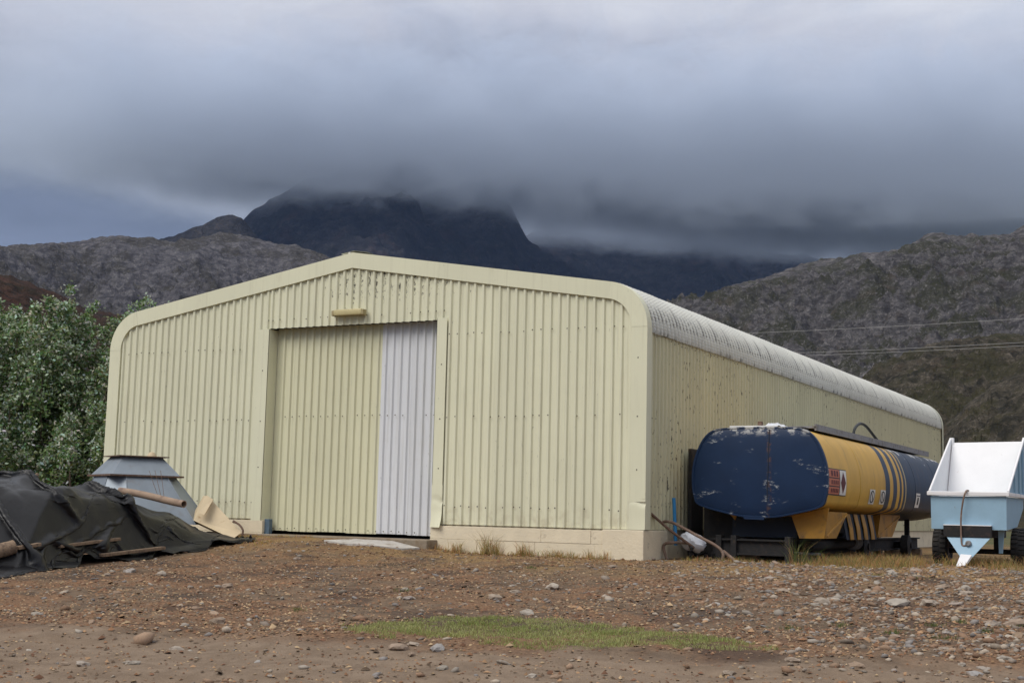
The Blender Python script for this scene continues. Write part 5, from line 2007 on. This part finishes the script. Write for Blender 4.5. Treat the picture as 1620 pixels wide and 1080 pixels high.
def scatter(name, XY, size, cols, seed, base_v, base_f, flat=0.45, rough_=0.35, label='', sink=0.25):
    rng = np.random.default_rng(seed)
    n, k = len(XY), len(base_v)
    sc3 = np.stack([size * rng.uniform(0.7, 1.35, n), size * rng.uniform(0.55, 1.0, n), size * flat * rng.uniform(0.6, 1.3, n)], 1)
    V = base_v[None] * (1 + rough_ * rng.uniform(-1, 1, (n, k, 1))) * sc3[:, None, :]
    a = rng.uniform(0, 2 * math.pi, n)
    c, s = np.cos(a)[:, None], np.sin(a)[:, None]
    tx, ty = rng.normal(size=(n, 1)) * 0.16, rng.normal(size=(n, 1)) * 0.16
    X = V[:, :, 0] * c - V[:, :, 1] * s
    Y = V[:, :, 0] * s + V[:, :, 1] * c
    Z = V[:, :, 2] + tx * X + ty * Y
    z0 = ground_z(XY[:, 0], XY[:, 1]) + sc3[:, 2] * (1 - 2 * sink) * 0.9
    V = np.stack([X + XY[:, :1], Y + XY[:, 1:], Z + z0[:, None]], 2).reshape(-1, 3)
    Fc = (np.arange(n)[:, None, None] * k + base_f[None]).reshape(-1, 3)
    o = fast_mesh(name, V, Fc, [M['gravel']], col=np.repeat(cols, k, axis=0))
    return tag(o, label, 'gravel', kind='stuff')


def view_xy(n, rng, y_bias=1.0):
    """points of the yard that the picture shows, evenly over the picture so that near ground gets its small stones"""
    px, t = rng.uniform(-420, 2240, n), rng.random(n) ** y_bias
    D = 9.4 + (25.0 - 9.4) * t
    u = (px - 810) / F_PX * D
    x, y = uv2xy(u, D)
    ok = (y < 0.1) | (x > 0.5)
    ok &= y < 3.2
    return np.stack([x[ok], y[ok]], 1)


PAL_CHIP = np.array([(0.23, 0.125, 0.07), (0.17, 0.09, 0.055), (0.30, 0.185, 0.105), (0.13, 0.09, 0.06), (0.35, 0.25, 0.15), (0.20, 0.145, 0.10)])
PAL_STONE = np.array([(0.31, 0.27, 0.225), (0.25, 0.205, 0.165), (0.36, 0.30, 0.235), (0.25, 0.16, 0.105), (0.22, 0.20, 0.185), (0.30, 0.205, 0.14)])
r1 = np.random.default_rng(71)


def tarp_clear(xy):
    u = (xy[:, 0] - CAM[0]) * RH[0] + (xy[:, 1] - CAM[1]) * RH[1]
    v = (xy[:, 0] - CAM[0]) * FH[0] + (xy[:, 1] - CAM[1]) * FH[1]
    return ~((v > np.interp(u, U_, V0_) + 0.25) & (u < -4.7))


def track_e(xy):
    return xy[:, 1] - (-11.0 + 0.25 * (xy[:, 0] - 3.5)) + 0.9 * fbm(xy[:, 0] * 0.8, xy[:, 1] * 0.8, 3, 19)


# small chips
xy = view_xy(138000, r1, 1.1)
dn = 0.55 + 0.75 * fbm(xy[:, 0] * 0.55, xy[:, 1] * 0.55, 4, 61)
dn = dn * np.where(track_e(xy) < 0, 0.16, 1.0) + 0.06
xy = xy[(r1.random(len(xy)) < dn)]
ok = ~in_poly(xy[:, 0], xy[:, 1], strip) & tarp_clear(xy)
xy = xy[ok]
n = len(xy)
scatter('gravel', xy, np.exp(r1.normal(math.log(0.013), 0.4, n)), PAL_CHIP[r1.integers(0, 6, n)] * r1.uniform(0.65, 1.25, (n, 1)), 72, OCT_V, OCT_F, 0.6, 0.3,
        'fine reddish brown chips and gravel spread over the yard')
# middling stones, much denser at the right
xy = view_xy(32000, r1, 1.0)
u = (xy[:, 0] - CAM[0]) * RH[0] + (xy[:, 1] - CAM[1]) * RH[1]
right = sstep(13.0, 8.0, u) * sstep(1.2, 4.2, u + 0.8 * fbm(xy[:, 0], xy[:, 1], 2, 9))
dn = (0.085 + 0.12 * np.maximum(0, fbm(xy[:, 0] * 0.7, xy[:, 1] * 0.7, 3, 66)) + 0.5 * right) * np.where(track_e(xy) < 0, 0.3, 1.0)
xy = xy[(r1.random(len(xy)) < dn)]
xy = xy[~in_poly(xy[:, 0], xy[:, 1], strip) & tarp_clear(xy)]
n = len(xy)
scatter('gravel', xy, np.exp(r1.normal(math.log(0.027), 0.38, n)), PAL_STONE[r1.integers(0, 6, n)] * r1.uniform(0.7, 1.15, (n, 1)), 73, ICO_V, ICO_F, 0.45, 0.25,
        'pebbles and small pale stones scattered over the yard')

# larger stones one by one
stone_meshes = []
for k in range(9):
    bm = bmesh.new()
    bmesh.ops.create_icosphere(bm, subdivisions=2, radius=1.0)
    rk = np.random.default_rng(300 + k)
    cuts = rk.normal(size=(7, 3))
    cuts /= np.linalg.norm(cuts, axis=1, keepdims=True)
    for v in bm.verts:
        p = np.array(v.co)
        for q in cuts:
            dd = p.dot(q)
            if dd > 0.72:
                p = p - q * (dd - 0.72)
        p = p * (1 + 0.10 * rk.normal())
        v.co = Vector(p)
    me = bpy.data.meshes.new('stone')
    bm.to_mesh(me)
    bm.free()
    me.materials.append(M['stone'])
    stone_meshes.append(me)


def stone(x, y, s, label, group, rng, flat=0.52):
    s = s * 0.9
    o = link(bpy.data.objects.new('stone', stone_meshes[int(rng.integers(0, 9))]))
    fz = flat * rng.uniform(0.7, 1.25)
    o.scale = (s * rng.uniform(0.85, 1.3), s * rng.uniform(0.65, 1.0), s * fz)
    o.rotation_euler = (rng.normal() * 0.14, rng.normal() * 0.14, rng.uniform(0, 6.28))
    o.location = (x, y, gz(x, y) + s * fz * 0.18)
    tag(o, label, 'stone', group)


rk = np.random.default_rng(88)
key = [(784, 948, 0.12), (873, 931, 0.15), (815, 937, 0.09), (645, 948, 0.08), (630, 1028, 0.10), (693, 1028, 0.09), (655, 1020, 0.07), (652, 1036, 0.05), (360, 928, 0.10), (185, 938, 0.09),
       (255, 910, 0.10), (205, 905, 0.12), (1300, 953, 0.13), (1320, 950, 0.08), (1420, 958, 0.15), (1468, 957, 0.14), (1252, 1045, 0.08), (1238, 936, 0.10), (1232, 905, 0.06),
       (1240, 912, 0.06), (1410, 908, 0.09), (1450, 905, 0.14), (1490, 930, 0.12), (1527, 932, 0.09), (1512, 957, 0.10), (835, 971, 0.10), (968, 897, 0.10), (700, 1058, 0.05),
       (797, 1050, 0.06), (840, 1071, 0.06), (880, 1072, 0.05), (60, 973, 0.07), (208, 1050, 0.07), (102, 1052, 0.06), (130, 1052, 0.07), (344, 985, 0.09), (340, 972, 0.08), (310, 963, 0.06),
       (145, 985, 0.06), (1360, 1008, 0.09), (1285, 1002, 0.05), (1606, 990, 0.12), (1570, 990, 0.10), (1530, 940, 0.10), (1495, 1028, 0.07), (1590, 1043, 0.07), (1355, 1055, 0.07)]
ORD = ['leftmost', 'second from the left', 'third from the left', 'fourth from the left', 'fifth from the left', 'sixth from the left', 'seventh from the left', 'eighth from the left',
       'ninth from the left', 'tenth from the left', 'eleventh from the left', 'twelfth from the left', 'twelfth from the right', 'eleventh from the right', 'tenth from the right',
       'ninth from the right', 'eighth from the right', 'seventh from the right', 'sixth from the right', 'fifth from the right', 'fourth from the right', 'third from the right', 'second from the right', 'rightmost']
zones = {'a': ('large stones before the tarpaulin', 'of the large pale stones before the tarpaulin'),
         'b': ('large stones by the grass strip', 'of the large pale stones around the grass strip'),
         'c': ('large stones at the right of the yard', 'of the large pale stones in the right rubble')}
by_zone = {'a': [], 'b': [], 'c': []}
for k in sorted(key):
    by_zone['c' if k[0] > 1220 else 'b' if k[0] > 500 else 'a'].append(k)
for z, lst in by_zone.items():
    for i, (px, py, s) in enumerate(lst):
        p = ground_hit(px, py)
        od = ORD[i] if i < 12 else ORD[len(ORD) - (len(lst) - i)]
        stone(p[0], p[1], s, od + ' ' + zones[z][1], zones[z][0], rk)
xy = view_xy(3900, rk, 1.0)
_v = (xy[:, 0] - CAM[0]) * FH[0] + (xy[:, 1] - CAM[1]) * FH[1]
_u = (xy[:, 0] - CAM[0]) * RH[0] + (xy[:, 1] - CAM[1]) * RH[1]
xy = xy[np.abs(_u / _v * F_PX) < 815]
u = (xy[:, 0] - CAM[0]) * RH[0] + (xy[:, 1] - CAM[1]) * RH[1]
pr = 0.035 + 0.30 * sstep(1.6, 4.4, u)
xy = xy[(rk.random(len(xy)) < pr) & ~in_poly(xy[:, 0], xy[:, 1], strip) & tarp_clear(xy)][:210]
for x, y in xy:
    u = (x - CAM[0]) * RH[0] + (y - CAM[1]) * RH[1]
    s = float(np.clip(np.exp(rk.normal(math.log(0.044), 0.32)), 0.028, 0.10))
    v = (x - CAM[0]) * FH[0] + (y - CAM[1]) * FH[1]
    dist = 'nearest the picture bottom' if v < 13 else 'level with the grass strip' if v < 16.5 else 'close to the tanker' if v > 20.5 else 'behind the grass strip'
    if u > 2.2:
        stone(x, y, s, 'fist sized stone in the right rubble, ' + dist, 'small stones in the right rubble, ' + dist, rk)
    else:
        if v > 20.5:
            dist = 'close to the shed'
        stone(x, y, s, 'fist sized stone loose on the bare yard, ' + dist, 'small stones on the open yard, ' + dist, rk)

# ------------------------------------------------------------------ power lines beyond the shed
def far_pt(px, py, D):
    return tuple(at(px, py, D))


for nm, (a, b) in (('upper power wire crossing before the right hillside', (far_pt(860, 534, 150), far_pt(1900, 484, 92))),
                   ('middle power wire, upper one of the close pair on the right', (far_pt(860, 565, 150), far_pt(1900, 524, 92))),
                   ('lowest power wire, under the close pair on the right', (far_pt(860, 569, 150), far_pt(1900, 530, 92)))):
    a, b = np.array(a), np.array(b)
    pts = [a + (b - a) * t - np.array([0, 0, 0.5 * 4 * t * (1 - t)]) for t in np.linspace(0, 1, 30)]
    o = MB().tube(pts, 0.016, 5).build('power_wire', M['wire_metal'], fix=False)
    tag(o, nm, 'wire', 'power wires')

# ------------------------------------------------------------------ thin blue air over the valley
def air():
    m = bpy.data.materials.new('valley_air')
    m.use_nodes = True
    n = NT(m.node_tree)
    n.n.clear()
    v = n.node('ShaderNodeVolumePrincipled', None, Color=(0.38, 0.56, 1.0, 1), Density=HAZE_DENSITY, Anisotropy=0.0)
    out = n.node('ShaderNodeOutputMaterial')
    n.l.new(v.outputs[0], out.inputs['Volume'])
    o = MB().box((-9600, -9600, -3.4), (9600, 9600, 1700)).build('haze', m)
    tag(o, 'thin blue haze filling the valley air', 'haze', kind='stuff')


HAZE_DENSITY = 2.4e-5
air()
